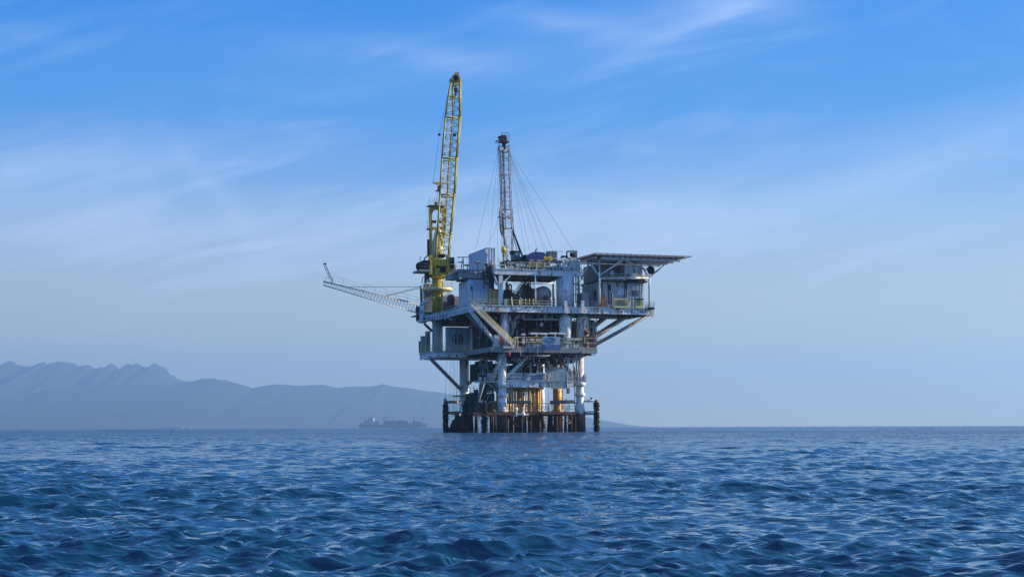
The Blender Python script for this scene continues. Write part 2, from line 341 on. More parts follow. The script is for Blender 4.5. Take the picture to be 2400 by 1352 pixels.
# ------------------------------------------------------------------ hills on the far shore
def rock(name, ca, cb, sc):
    m = bpy.data.materials.new(name); m.use_nodes = True; N = m.node_tree.nodes; L = m.node_tree.links; b = N['Principled BSDF']; b.inputs['Roughness'].default_value = .95
    geo = N.new('ShaderNodeNewGeometry'); n = N.new('ShaderNodeTexNoise'); n.inputs['Scale'].default_value = sc; n.inputs['Detail'].default_value = 8; L.new(geo.outputs['Position'], n.inputs['Vector'])
    r = N.new('ShaderNodeValToRGB'); r.color_ramp.elements[0].position = .4; r.color_ramp.elements[1].position = .62
    r.color_ramp.elements[0].color = (*ca, 1); r.color_ramp.elements[1].color = (*cb, 1); L.new(n.outputs[0], r.inputs[0]); L.new(r.outputs[0], b.inputs['Base Color']); return m
def ridge(name, prof, Y, depth, m, label, seed, rough, gully):
    rg = np.random.default_rng(seed)
    xs = np.arange(prof[0][0], prof[-1][0], 3.0); hp = np.interp(xs, [p[0] for p in prof], [p[1] for p in prof])
    n = len(xs); jit = np.zeros(n)
    for k in range(1, 7): jit += np.interp(xs, np.arange(prof[0][0] - 99, prof[-1][0] + 99, 64 / 2 ** k), rg.normal(0, 1, int((prof[-1][0] - prof[0][0] + 198) / (64 / 2 ** k)) + 2)[:len(np.arange(prof[0][0] - 99, prof[-1][0] + 99, 64 / 2 ** k))]) * rough * .62 ** k
    top = np.maximum(H + (CY - hp - jit + ROLL * (xs - CX)) / F * Y, -3)
    rows = 37; V_ = []
    g = [np.interp(xs, np.arange(prof[0][0] - 99, prof[-1][0] + 99, w), rg.normal(0, 1, int((prof[-1][0] - prof[0][0] + 198) / w) + 2)[:len(np.arange(prof[0][0] - 99, prof[-1][0] + 99, w))]) for w in (34, 15, 7)]
    for r in range(rows):
        t = r / (rows - 1)
        if t <= .25: zz = top * (t / .25) ** .8; yy = Y + depth * .35 * (1 - t / .25)      # the far side
        else:
            s = (t - .25) / .75; zz = top * ((1 - s) ** 1.25 * .95 + .05 * (1 - s)); yy = Y - depth * s
            zz = zz + gully * np.sin(math.pi * min(1, s * 1.02)) * (g[0] * math.sin(2 + t * 4) + g[1] * .5 * math.cos(t * 7) + g[2] * .3 * math.sin(t * 13)) * np.clip(top / 200, .1, 1)
        V_.append(np.stack([(xs - CX) / F * Y + g[0] * 40 * (t - .25), np.full(n, yy), zz if t < 1 else np.full(n, -4.)], -1))
    V_[0][:, 2] = -4
    co = np.concatenate(V_); f = [[r * n + i, r * n + i + 1, (r + 1) * n + i + 1, (r + 1) * n + i] for r in range(rows - 1) for i in range(n - 1)]
    me = bpy.data.meshes.new(name); me.from_pydata(co.tolist(), [], f); me.polygons.foreach_set('use_smooth', [True] * len(f)); me.materials.append(m); me.update()
    o = bpy.data.objects.new(name, me); S.collection.objects.link(o); o['kind'] = 'structure'; o['label'] = label
    return lambda px: float(np.interp(px, xs, top))
YB, YF = 13500, 11500
ridge('mountains', [(-500, 862), (-300, 850), (-120, 856), (0, 847), (28, 842), (55, 847), (80, 842), (95, 839), (112, 844), (140, 841), (165, 843), (185, 849), (212, 845), (222, 851), (240, 846), (258, 841), (266, 845), (282, 856), (300, 851), (318, 844), (334, 850), (346, 856), (356, 850), (380, 853), (388, 856), (396, 866), (404, 874), (420, 883), (450, 890), (520, 905), (700, 930), (900, 960), (1050, 1003)],
      YB, 2600, rock('mountain_rock', (.020, .024, .028), (.034, .035, .035), .0035), 'craggy blue mountain range fading in the haze', 3, 5.0, 22)
fz = ridge('hills', [(-500, 935), (-200, 925), (0, 922), (80, 912), (150, 903), (240, 899), (330, 894), (400, 896), (440, 890), (470, 884), (492, 882), (530, 887), (562, 896), (592, 906), (620, 899), (660, 897), (700, 900), (760, 899), (792, 906), (830, 903), (880, 902), (900, 899), (918, 904), (960, 908), (1000, 914), (1040, 919), (1100, 930), (1200, 950), (1300, 966), (1380, 980), (1440, 990), (1490, 1003)],
      YF, 2300, rock('hill_scrub', (.030, .035, .036), (.046, .048, .045), .004), 'rounded coastal hills fading in the haze', 5, 0.9, 4)
# tiny white buildings on the ridge and at the shore
def hill_house(px, w, h_, label, dome=False, Y=None, z=None, tall=1.):
    Y = Y or YF - 5; z = fz(px) - 4 if z is None else z; x = (px - CX) / F * Y; t = thing('hilltop_building', label, 'building', (x, Y, z))
    b = MB(); b.wbox(x - w, Y - 8, z, x + w, Y + 8, z + h_); b.build('wall', G['shipw'], t)
    b = MB()
    if dome: b.lathe((x, Y, z + h_), [(w * .8, 0), (w * .75, w * .4), (w * .5, w * .7), (.5, w * .85)], 12)
    else: b.hexa([(x - w * 1.1, Y - 9, z + h_), (x + w * 1.1, Y - 9, z + h_), (x + w * 1.1, Y + 9, z + h_), (x - w * 1.1, Y + 9, z + h_), (x - w * .7, Y - 2, z + h_ + 4), (x + w * .7, Y - 2, z + h_ + 4), (x + w * .7, Y + 2, z + h_ + 4), (x - w * .7, Y + 2, z + h_ + 4)])
    b.build('roof', G['shipw'], t)
hill_house(479, 7, 10, 'white domed building on the hill crest, the highest of the ridge', True)
hill_house(468, 8, 5, 'low white building just left of the domed one on the ridge')
hill_house(511, 6, 7, 'small white building on the ridge right of the domed one')
hill_house(524, 5, 8, 'small white building furthest right along the ridge crest')
for px, w, lab in ((395, 28, 'long white shore building left of the row at the waterline'), (418, 18, 'short white shore building beside the longest one at the waterline'), (440, 12, 'smallest white shore building at the right end of the waterline row')):
    x = (px - CX) / F * 6900; b = MB(); b.wbox(x - w, 6880, -2, x + w, 6900, 5); b.wbox(x - w * .5, 6885, 5.004, x + w * .6, 6898, 7.5)
    solo(b, 'shore_building', G['shipdeck'], lab, 'building')
# ------------------------------------------------------------------ the cargo ship
def ship():
    Y = 6000; t = thing('cargo_ship', 'hazy blue cargo ship with deck gantries on the horizon behind the platform', 'ship', wp(922, 1000, Y))
    k = Y / F
    def q(px, py, dy=0): a = wp(px, py, Y); return (a[0], Y + dy, a[2])
    def bx(b, x0, y0, x1, y1, d): a = wp(x0, y1, Y); e = wp(x1, y0, Y); b.wbox(a[0], Y - d, a[2], e[0], Y + d, e[2])
    b = MB(); st = [(842, 991.5, .75), (850, 992, .95), (880, 992, 1), (960, 992, 1), (985, 991.5, .8), (1003, 991.5, .04)]; n0 = 0; W_ = 15
    for i, (px, yt, w) in enumerate(st):
        top = wp(px, yt, Y); bx_ = wp(px if px < 1000 else 997.5, 1004, Y)
        b.v += [(bx_[0], Y - W_ * w * .8, -3), (bx_[0], Y + W_ * w * .8, -3), (top[0], Y + W_ * w, top[2]), (top[0], Y - W_ * w, top[2])]
        if i:
            o = 4 * (i - 1)
            for a, c in ((0, 1), (1, 2), (2, 3), (3, 0)): b.face([o + a, o + c, o + 4 + c, o + 4 + a])
    b.face([0, 1, 2, 3]); b.face([len(b.v) - 4 + i for i in (3, 2, 1, 0)]); b.build('hull', G['shiphull'], t)
    b = MB(); bx(b, 844, 988, 856, 993, 10); bx(b, 854, 981, 866, 993, 12); bx(b, 864, 976, 874.5, 993, 13); s = b.build('superstructure', G['shipdeck'], t)
    b = MB(); bx(b, 874.6, 977, 876.8, 985, 13); b.build('bridge_front', G['shipw'], s, 'bridge front with its sunlight put into the white')  # sun on the bridge front is put into its white colour
    b = MB(); bx(b, 868, 972.5, 870, 976, 4); b.tube(q(870, 973), q(872, 969), .8, n=4); b.build('funnel', G['shipcrane'], s)
    b = MB(); b.tube(q(842, 976.5), q(864, 976.5), 1.0, n=4); b.build('cargo_crane', G['shipcrane'], t)
    for x0, x1, y0, y1, w in ((899.5, 923, 975.5, 975.5, 1.7), (968.5, 992.5, 978, 976.5, 1.3)):
        b = MB(); b.tube(q(x0, y0), q(x0, 993), w, n=4); b.tube(q(x1, y1), q(x1, 993), w * .8, n=4); b.tube(q(x0 - 1, y0), q(x1 + .5, y1), 1.1, n=4); b.tube(q(x0, y0, 20), q(x0, 993, 20), w, n=4); b.build('gantry_crane', G['shipcrane'], t)
    for x0, y0, x1 in ((877, 984.5, 887), (902, 984, 935), (935.2, 982, 944), (944.4, 984, 956), (958, 989, 967), (970, 984.5, 980), (981, 986.5, 989)):
        b = MB(); bx(b, x0, y0, x1, 992, 12); b.build('cargo_stack', G['cargo'], t)
ship()
# ------------------------------------------------------------------ oil platform: legs, decks, braces
PL = thing('oil_platform', 'large white steel oil platform standing on four legs in the sea', 'oil platform', Lc(14, 12, 0))
zM = pt(1200, 716, 0)[2]; zMb = pt(1200, 730.5, 0)[2]         # main deck
zC = pt(1300, 816, 0)[2]; zCb = zC - .95                      # cellar deck
zL = pt(1280, 894, 1)[2]; zLb = pt(1280, 908, 1)[2]           # lower deck
zU = pt(1250, 633.5, 2)[2]; zUb = pt(1250, 645.5, 2)[2]       # upper deck
zW = pt(1250, 966, 0)[2]                                      # boat landing walkway
uR = U(1535, 0)
def leg(px, v, rp, top, cone, rb, x_b=None):
    u = U(px, v); r = rp * mpx(v, px); z1 = top; b = MB()
    b.lathe(Lc(u, v, -4), [(r * rb, 0), (r * rb * .97, 4 + zW - .3), (r * 1.02, 4 + cone), (r, 4 + cone + .05), (r, 4 + z1)], 28)
    o = b.build('leg', G['leg'], PL)
    return u
uFL = leg(1178, 2, 10, zCb, 6.0, 1.4); uFR = leg(1360, 3, 9.2, zCb, 5.8, 1.45)
uBL = leg(1089, 25, 11, zCb, 5.0, 1.5); uBR = leg(1268, 26, 9, zCb, 5.0, 1.3)
# sleeves round the legs
for px, v, y0, y1, rp in ((1360, 3, 896, 906, 13), (1360, 3, 922, 930, 12), (1178, 2, 896, 908, 13), (1178, 2, 921, 931, 12), (1178, 2, 850, 853, 12)):
    b = MB(); b.pcyl(px, y0, y1, rp, v); b.build('leg_sleeve', G['white'], PL)
# upper columns between cellar and main deck and up to the drill deck
for px, v, r in ((1184, 2, 9), (1362, 3, 8), (1108, 20, 8), (1275, 24, 8)):
    b = MB(); b.lathe(Lc(U(px, v), v, zC), [(r * mpx(v), 0), (r * mpx(v), zMb - zC)], 20); b.build('column', G['girder'], PL)
def deck(name, parts, m): 
    b = MB()
    for p in parts: b.box(*p)
    return b.build(name, m, PL)
# main deck
deck('main_deck', [(0.2, .3, zM - .25, uR - .1, 15, zM - .05), (0.2, 15.004, zM - .25, 26, 33, zM - .05), (-4.6, 20, zM - .26, .15, 33, zM - .06)], G['deck'])
gb = MB(); gb.box(0, 0, zMb, uR, .3, zM); gb.box(-.004, .3, zMb + .1, .25, 33, zM - .002); gb.box(uR - .3, .3, zMb, uR, 15, zM)
for px in (1205, 1214, 1372, 1394, 1417, 1454, 1489, 1508): u = U(px, 0); gb.box(u - .06, -.09, zMb, u + .06, 0, zM)
gb.box(0, -.16, zM, uR, .3, zM + .05); gb.box(0, -.16, zMb - .05, uR, .3, zMb)
gb.build('main_deck_girder', G['girder'], PL)
b = MB()
for v in (3, 6, 9, 12, 15): b.box(.25, v, zMb + .1, uR - .3, v + .3, zM - .25)
for v in (18, 21, 24, 27, 30, 33): b.box(.25, v, zMb + .1, 26, v + .3, zM - .25)
for u in np.arange(3, 37, 3.0): b.box(u, .3, zMb + .35, u + .2, 15 if u > 26 else 33, zM - .25)
b.build('deck_beams', G['dark'], PL)
# hanging walkway below the right half
b = MB(); b.pbox(1378, 737, 1447, 741, 3, 1.2); b.pbox(1450, 738, 1500, 740, 6, 1.4); b.pbox(1380, 744, 1448, 746.5, 2, .5)
for x in (1382, 1400, 1425, 1446): b.tube(P(x, 734, 2.5), P(x, 746, 2.5), .06, n=4)
for i in range(5): b.tube(P(1480 + i * 9, 744 - i * 2.2, 5), P(1485 + i * 9, 736, 5), .05, n=4)
b.build('hanging_walkway', G['grey'], PL)
# upper (drill) deck
u0 = U(1160, 2); u1 = U(1365, 2)
deck('drill_deck', [(u0 + .3, 2.3, zU - .22, u1 - .02, 20, zU - .02)], G['deck'])
gb = MB(); gb.box(u0, 2, zUb, u1, 2.3, zU); gb.box(u0, 2.3, zU - .7, u0 + .25, 20, zU - .002); gb.box(u0, 1.86, zU, u1, 2.3, zU + .05); gb.build('drill_deck_girder', G['girder'], PL)
b = MB()
for v in (6, 9.5, 13, 17, 19.7): b.box(u0 + .3, v, (zUb - .25) if v == 6 else zU - .6, u1 - .3, v + .3, zU - .23)
for u in np.arange(u0 + 2, u1, 2.6): b.box(u, 2.3, zU - .5, u + .18, 19.7, zU - .23)
b.build('drill_deck_beams', G['brown'], PL)
# grey side girder on the left of the drill deck
b = MB(); b.pbox(1077, 633, 1164, 651.5, 9, .5); b.pbox(1075, 631, 1166, 633, 8.7, 4); b.build('side_girder', G['lilac'], PL)
b = MB(); b.pbox(1058, 640, 1079, 653, 10.5, 4); b.pbox(1086, 652, 1160, 656, 10, 5); b.build('side_deck_box', G['grey'], PL)
# columns carrying the drill deck
for px, v, m in ((1176, 2.1, 'girder'), (1330, 12, 'grey'), (1190, 17, 'grey'), (1300, 18, 'dark'), (1240, 18, 'dark')):
    b = MB(); w = (4.6 if v < 3 else 2.5) * mpx(v); u = U(px, v); b.box(u - w, v, zM, u + w, v + 2 * w, zUb); b.build('deck_column', G[m], PL)
for p, q, v in (((1161, 646), (1172, 676), 2.3), ((1199, 645), (1181, 663), 2.3), ((1340, 655), (1320, 680), 12)):
    b = MB(); b.tube(P(*p, v), P(*q, v), .2, n=4); b.build('knee_brace', G['girder'], PL)
# cellar deck
uCa, uCb = U(1150, 0), U(1400, 0)
deck('cellar_deck', [(uCa, .3, zC - .3, uCb, 28, zC), ], G['deck'])
gb = MB(); gb.box(uCa, 0, zCb, uCb, .3, zC + .04); gb.box(uCa - .2, .3, zCb, uCa, 18, zC + .02); gb.box(uCb, .3, zCb, uCb + .2, 20, zC)
gb.build('cellar_deck_girder', G['grey'], PL)
b = MB()
for v in np.arange(3, 28, 3.1): b.box(uCa, v, zCb - .35, uCb, v + .3, zC - .3)
for u in np.arange(uCa + 1, uCb, 2.4): b.box(u, .3, zCb - .2, u + .2, 28, zC - .31)
b.build('cellar_deck_beams', G['dark'], PL)
b = MB(); b.pbox(1366, 824, 1401, 829, -.6, 2.5); b.build('cellar_deck_ledge', G['grate'], PL)
# the left wing under the crane
wing_v = 17.
uw = U(1021, wing_v); wd_ = V(983.5, uw) - wing_v; uwe = U(1155, wing_v); zW1 = pt(1085, 822, wing_v)[2]; zW0 = pt(1085, 837, wing_v)[2]
b = MB(); b.box(uw, wing_v, zW1 - .28, uwe, wing_v + wd_, zW1); b.build('wing_deck', G['grate'], PL)
b = MB(); b.box(uw + .1, wing_v + .1, zW0, uw + .4, wing_v + wd_ - .1, zW1 - .29); b.box(uw + .41, wing_v + .1, zW0 + .05, uwe, wing_v + .4, zW1 - .29)
for i in range(9): b.pbox(1026 + i * 13, 825.3, 1027.5 + i * 13, 837.6, wing_v - .02, .1)
for i in range(1, 5): b.box(uw + .5, wing_v + i * wd_ / 5, zW0 - .1, uwe, wing_v + i * wd_ / 5 + .25, zW1 - .29)
b.build('wing_girder', G['girder'], PL)
# lower deck
uLa, uLb = U(1188, 1), U(1348, 1)
b = MB(); b.box(uLa, 1.2, zL - .25, uLb, 20, zL - .02); b.box(uLa, 14, zLb - .1, uLb - 2, 14.3, zL - .26); b.box(uLa + .1, 19.5, zLb - .4, uLb - 2, 20, zL - .26); b.build('lower_deck', G['lilac'], PL)
b = MB(); b.box(uLa, 1, zLb, uLb, 1.2, zL)
for px in (1199, 1242, 1290, 1330): u = U(px, 1); b.box(u - .04, .9, zLb, u + .04, 1, zL)
b.box(uLa, .86, zL, uLb, 1.2, zL + .05); b.build('lower_deck_girder', G['girder'], PL)
b = MB(); b.pbox(1122, 892.5, 1188, 895.5, 2, 3); b.pbox(1138, 893, 1150, 899, 3, 3); b.build('lower_walkway', G['white'], PL)
b = MB(); b.pbox(1190, 908.4, 1202, 922, 2, 2); b.build('deck_bracket', G['grey'], PL)
# braces: (p, q, v0, v1, r, mat)
for p, q, v0, v1, r, m in (((1008, 837), (1080, 911), 20, 25, .38, 'grey'), ((1100, 898), (1128, 868), 25, 12, .35, 'grey'), ((1097, 838), (1086, 912), 24, 25, .30, 'grey'),
                           ((1104, 727), (1170, 814), 1, 2, .42, 'white'), ((1096, 735), (1160, 800), 8, 10, .36, 'grey'), ((996, 757), (1014, 775), 26, 26, .3, 'grey'),
                           ((1535, 734), (1385, 815), 1, 3, .36, 'grey'), ((1480, 736), (1380, 800), 12, 4, .5, 'grey'), ((1430, 738), (1372, 782), 14, 8, .5, 'grey'),
                           ((1236, 836), (1188, 885), 3, 2, .36, 'girder'), ((1246, 838), (1190, 890), 6, 6, .2, 'grey'), ((1310, 838), (1350, 890), 5, 3, .38, 'grey'), ((1352, 833), (1362, 894), -.3, 1.5, .13, 'grey'), ((1300, 735), (1212, 800), 15, 15, .4, 'grey'), ((1215, 740), (1290, 800), 18, 18, .35, 'dark'),
                           ((1128, 890), (1118, 963), 3, 4, .16, 'grey'), ((1136, 896), (1116, 962), 1, 1, .15, 'grey'), ((1143, 896), (1168, 921), 2, 2, .14, 'grey'), ((1160, 896), (1172, 921), 2, 2, .13, 'grey'), ((1151, 905), (1141, 940), 4, 4, .1, 'grey'),
                           ((1190, 720), (1166, 800), 3, 2, .2, 'girder'), ((1266, 968), (1275, 1003), 2, 2, .35, 'rust'), ((1185, 968), (1216, 1003), 2, 2, .3, 'rust'), ((1330, 978), (1338, 992), 1, 1, .12, 'brown'), ((1327, 974), (1326, 992), 1, 1, .12, 'brown'), ((1325, 992), (1337, 992), 1, 1, .12, 'brown')):
    b = MB(); b.tube(P(*p, v0), P(*q, v1), r, n=14); b.build('brace', G[m], PL)
# conductors: painted pipes from the lower deck into the sea
for i, (px, w, v, m) in enumerate(((1156, 3, 12, 'orange'), (1166, 3, 12, 'orange'), (1208, 3.2, 9, 'orange'), (1218, 4.2, 9, 'orange'), (1228, 3.4, 12, 'orange'), (1240, 3.4, 9, 'orange'), (1251, 4.6, 9, 'orange'), (1261, 4.4, 10, 'orange'), (1196, 4, 12, 'orange'), (1202, 3.2, 8, 'orange'), (1234, 2.0, 13, 'orange'), (1246, 2.0, 12, 'orange'), (1266, 3.0, 12, 'orange'), (1214, 2.4, 12, 'orange'), (1223, 2.4, 12, 'orange'), (1257, 2.6, 12, 'orange'), (1190, 3, 14, 'orange'), (1307, 9.5, 8, 'orange'), (1318, 3, 16, 'brown'))):
    b = MB(); u = U(px, v); r = w * (.78 if px != 1307 else 1) * mpx(v); z1 = zLb - .05
    pr = [(r, 0), (r, 4 + z1)] if px != 1307 else [(r * .9, 0), (r * .9, 7.3), (r * 1.25, 7.35), (r * 1.25, 8.6), (r, 8.65), (r, 10.2), (r * 1.1, 10.25), (r * 1.1, 4 + z1)]
    b.lathe(Lc(u, v, -4), pr, 20); b.build('conductor_pipe', G[m], PL)
# dark fouled piles under the boat landing
for px, w, v in ((1072, 6, 16), (1104, 6, 14), (1117, 4, 20), (1151, 2.6, 8), (1160, 3, 14), (1209, 3.2, 5), (1221, 3.4, 7), (1232, 2.4, 4), (1242, 3, 6), (1253, 3.2, 3), (1264, 2.6, 6), (1290, 6.5, 3), (1303, 5.5, 6), (1315, 4.5, 8), (1326, 3, 4), (1338, 6, 8), (1347, 4, 2), (1200, 3.6, 12)):
    b = MB(); u = U(px, v); r = w * mpx(v); b.lathe(Lc(u, v, -4), [(r * 1.15, 0), (r * 1.2, 4.5), (r, 6), (r * .9, 4 + zW)], 14); b.build('pile', G['pile'], PL)
b = MB(); b.pbox(1062, 1000, 1082, 1012, 12, 4); b.lathe(P(1070, 1012, 12), [(1.3, 0), (1.4, 1.2), (1.0, 2.0), (.9, 2.4), (.5, 2.7)], 11); b.lathe(P(1081, 1012, 10), [(1.0, 0), (1.1, 1.8), (.8, 3.0), (.4, 3.3)], 9); b.build('fouled_base', G['pile'], PL)
# boat landing
b = MB(); ua, ub_ = U(1112, 0), U(1348, 0)
b.box(ua, 0, zW - .55, ub_, .35, zW); b.box(ua, .35, zW - .2, ub_, 3.5, zW - .05); b.box(ua, 3.5, zW - .5, ub_, 3.8, zW)
b.box(U(1270, -1.2), -1.2, zW - .4, U(1330, -1.2), 0, zW - .01)
for px in np.arange(1120, 1345, 13): u = U(px, 0); b.box(u, -.1, zW - .75, u + .25, 3.9, zW - .51)
b.build('boat_landing', G['rust'], PL)
b = MB(); b.rail([(ua, 0, zW), (ub_, 0, zW)], h=1.75, step=1.1, r=.05, bars=(1., .66, .33)); b.rail([(ua, 3.7, zW), (ub_, 3.7, zW)], h=1.75, step=1.4, r=.05, bars=(1., .5)); b.build('railing', G['dark'], PL)
for x, w in ((1147, 97), (1290, 73)): b = MB(); b.tube(P(x, 942, 4.6), P(x + w, 942, 4.6), .3, n=8); b.build('cross_pipe', G['grey'], PL)
# white conductor stubs on the landing
for x, w in ((1209, 5), (1226, 3)):
    b = MB(); r = w * mpx(0)
    b.lathe(P(x, 976, -1), [(r * .7, 0), (r * .7, 1.2), (r, 1.3), (r, 1.7), (r * .6, 1.8)] if w > 4 else [(r * .5, 0), (r * 1.6, .4), (r * 1.6, .7), (r * .4, 1.0), (r * .4, 1.6), (r * .8, 1.65), (r * .2, 1.9)], 12)
    solo(b, 'mooring_bollard' if w > 4 else 'valve_post', G['bright'], 'short white capped pipe on the boat landing' if w > 4 else 'white valve with a round flange on the boat landing', 'bollard' if w > 4 else 'valve')
b = MB(); b.pbox(1213, 969, 1240, 973, -.6, .5); solo(b, 'fender_beam', G['bright'], 'short white horizontal beam behind the white valve on the landing', 'beam')
# railings
def prail(pts, name='railing', m='railw', parent=PL, **k):
    b = MB(); b.rail([pt(*p) for p in pts], **k); return b.build(name, G[m], parent)
b = MB(); b.rail([(.1, .1, zM), (U(1306, .1), .1, zM)], r=.045); b.build('railing', G['cream'], PL)
b = MB(); b.rail([(U(1362, .1), .1, zM), (uR, .1, zM), (uR, 15, zM)], r=.035); b.build('railing', G['grey'], PL)
b = MB(); b.rail([(.1, .1, zM), (.1, 22, zM)], r=.04); b.build('railing', G['railw'], PL)
b = MB(); b.rail([(u0, 20, zU), (u0, 2.1, zU), (u1, 2.1, zU)], h=1.5, r=.045); b.build('railing', G['railw'], PL)
b = MB(); b.rail([(uCa + 5, .1, zC + .04), (uCb, .1, zC + .04), (uCb, 8, zC)], h=2.0, step=1.9, r=.06); b.build('railing', G['cream'], PL)
b = MB(); b.rail([(uw + .1, wing_v + wd_, zW1), (uw + .1, wing_v + .1, zW1), (uwe, wing_v + .1, zW1)], h=1.35, r=.05, bars=(1, .6, .3)); b.build('railing', G['cream'], PL)
b = MB(); b.rail([(uLa, 1, zL + .05), (uLb, 1, zL + .05)], h=1.5, r=.045); b.rail([pt(1122, 892, 2), pt(1188, 892, 2)], h=1.4, r=.045); b.build('railing', G['railw'], PL)
b = MB(); b.rail([pt(1070, 926, 22), pt(1120, 926, 22)], h=1.6, r=.05); b.rail([pt(1064, 963, 22), pt(1078, 963, 22)], h=1.5, r=.045); b.build('railing', G['grey'], PL)
b = MB(); b.pbox(1068, 926, 1120, 928.5, 22, 2); b.pbox(1064, 963, 1080, 966, 22, 2); b.build('leg_walkway', G['dark'], PL)
b = MB(); b.rail([pt(1516, 726, .5), pt(1535, 726, .5), pt(1535, 726, 4)], h=1.5, r=.05); b.build('railing', G['railw'], PL)
b = MB(); b.pbox(1524, 722, 1536, 726.5, -1, 1.0); b.build('corner_step', G['dark'], PL)
# panels of the lower deck front (pump skid) and its sign
b = MB(); b.pbox(1200, 876, 1292, 891.5, 3, 3); b.pbox(1199, 874.5, 1293, 876, 2.9, 3.2)
for x in (1233, 1288): b.pbox(x - 2, 876.1, x + 2, 893.4, 2.7, .29)
solo(b, 'pump_skid', G['girder'], 'long low blue-grey skid behind the rail of the lower deck', 'pump skid')
t = thing('deck_sign', 'white lettered sign board on the lower deck rail', 'sign', P(1260, 892, .7))
b = MB(); b.pbox(1243, 876, 1278, 893, .7, .08); b.build('board', G['signw'], t)
b = MB()
for i, y in enumerate((882.3, 887.3)):
    x = 1247
    while x < 1274: b.pbox(x, y - 3.2, x + 1.6, y, .66, .035); x += 2.7 if (int(x) % 4) else 3.6
b.pbox(1250, 889, 1275, 890, .66, .035); b.build('lettering', G['ink'], t)
# grating panel hanging in front
t = thing('mesh_panel', 'tall grey green mesh panel hanging in front of the lower deck', 'mesh panel', P(1310, 911, 0))
b = MB()
for i in range(34): x = 1292 + i * 37 / 33; b.tube(P(x, 862, -.1), P(x, 911, -.1), .036, n=4)
for i in range(42): y = 862 + i * 49 / 41; b.tube(P(1292, y, -.1), P(1329, y, -.1), .036, n=4)
b.build('mesh', G['grate'], t)
b = MB()
for p, q in (((1292, 862), (1329, 862)), ((1329, 862), (1329, 911)), ((1329, 911), (1292, 911)), ((1292, 911), (1292, 862))): b.tube(P(*p, -.15), P(*q, -.15), .07, n=4)
b.build('frame', G['grey'], t)
# ------------------------------------------------------------------ stairs
def stairs(name, label, p, q, v, w, m_s, m_r, steps, parent=None, rise=1.05):
    a = Vector(P(*p, v)); e = Vector(P(*q, v)); t = thing(name, label, 'stairway', tuple(e))
    side = Vector((-s_, c_, 0)) * w
    b = MB()
    for o in (Vector((0, 0, 0)), side):
        pa, pe = a + o, e + o; d = Vector((0, 0, .16)); n = Vector((.05 * -s_, .05 * c_, 0))
        b.hexa([pa - d - n, pe - d - n, pe - d + n, pa - d + n, pa + d - n, pe + d - n, pe + d + n, pa + d + n])
    b.build('stringer', G[m_s], t)
    b = MB()
    for i in range(steps):
        c = a.lerp(e, (i + .5) / steps); dx = Vector((c_, s_, 0)) * .14
        b.hexa([c - dx, c + dx, c + dx + side, c - dx + side, c - dx + Vector((0, 0, .04)), c + dx + Vector((0, 0, .04)), c + dx + side + Vector((0, 0, .04)), c - dx + side + Vector((0, 0, .04))])
    b.build('treads', G['grate'], t)
    b = MB()
    for o in (Vector((0, 0, 0)), side):
        for hh in (rise, rise * .55): b.tube(a + o + Vector((0, 0, hh)), e + o + Vector((0, 0, hh)), .06, n=6)
        for i in range(9): c = a.lerp(e, i / 8) + o; b.tube(c, c + Vector((0, 0, rise)), .04, n=4)
    b.build('handrail', G[m_r], t); return t
stairs('gangway_stairs', 'long yellow railed stairway slanting down across the front of the main deck', (1106, 712), (1206, 811), -1.4, 1.1, 'white', 'cream', 34)
stairs('lower_stairs', 'narrow stair flight from cellar deck down to the lower walkway', (1188, 826), (1156, 892), .6, 1.0, 'grey', 'railw', 24)
stairs('landing_stairs', 'dark stair flight from the lower walkway to the boat landing', (1150, 896), (1125, 964), 2.4, 1.0, 'dark', 'dark', 18)
stairs('inner_stairs', 'dark stair flight seen under the drill deck behind the post', (1240, 655), (1198, 715), 11, 1.1, 'dark', 'dark', 18)
stairs('inner_stairs', 'dark stair flight under the drill deck nearer to the big drum', (1246, 668), (1205, 716), 16, 1.1, 'dark', 'dark', 16)
# fine pipe bundles seen against the sky under the drill deck
b = MB()
for i in range(7): b.tube(P(1200 + i * 4, 660 + i * 3, 19), P(1236 + i * 2, 642 + i * 8, 19), .05, n=4)
for i in range(6): b.tube(P(1218 + i * 2, 700 - i * 6, 19), P(1240, 676 - i * 4, 19), .045, n=4)
solo(b, 'pipe_bundle', G['dark'], 'slanting thin pipes seen against the sky below the drill deck', 'pipes')
# ------------------------------------------------------------------ the yellow crane
cv = 26.
CR = thing('pedestal_crane', 'tall yellow lattice boom crane on a round pedestal at the left of the platform', 'crane', P(1027, 722, cv))
b = MB(); b.pcyl(1027, 650, 723, 12, cv, 32); b.build('pedestal', G['yellow'], CR)
b = MB(); b.pcyl(1039, 694, 723, 4.5, cv - 2, 12); b.lathe(P(1039, 694, cv - 2), [(.42, 0), (.2, .9), (.15, 3.2)], 12); b.build('pedestal_pipe', G['yellow'], CR)
b = MB(); b.pcyl(1027, 745, 815, 12.5, cv, 32); b.pcyl(1027, 754, 756, 13.6, cv, 32); b.build('pedestal_foot', G['tank'], CR)
b = MB(); b.pcyl(1027, 674.5, 680.5, 35, cv, 40); b.build('ring_platform', G['cream'], CR)
b = MB()
for an in np.linspace(0, 2 * math.pi, 9)[:-1]:
    u_, _, z_ = pt(1027, 681, cv); p_ = Lc(u_ + 3.1 * math.cos(an), cv + 3.1 * math.sin(an), z_); q_ = Lc(u_ + 1.1 * math.cos(an), cv + 1.1 * math.sin(an), z_ - 1.9); b.tube(p_, q_, .07, n=4)
b.build('platform_strut', G['grey'], CR)
b = MB(); u_, _, z_ = pt(1027, 674.5, cv); b.rail([(u_ + 3.15 * math.cos(a), cv + 3.15 * math.sin(a), z_) for a in np.linspace(-2.2, 1.9, 12)], r=.04, h=1.25); b.build('railing', G['cream'], CR)
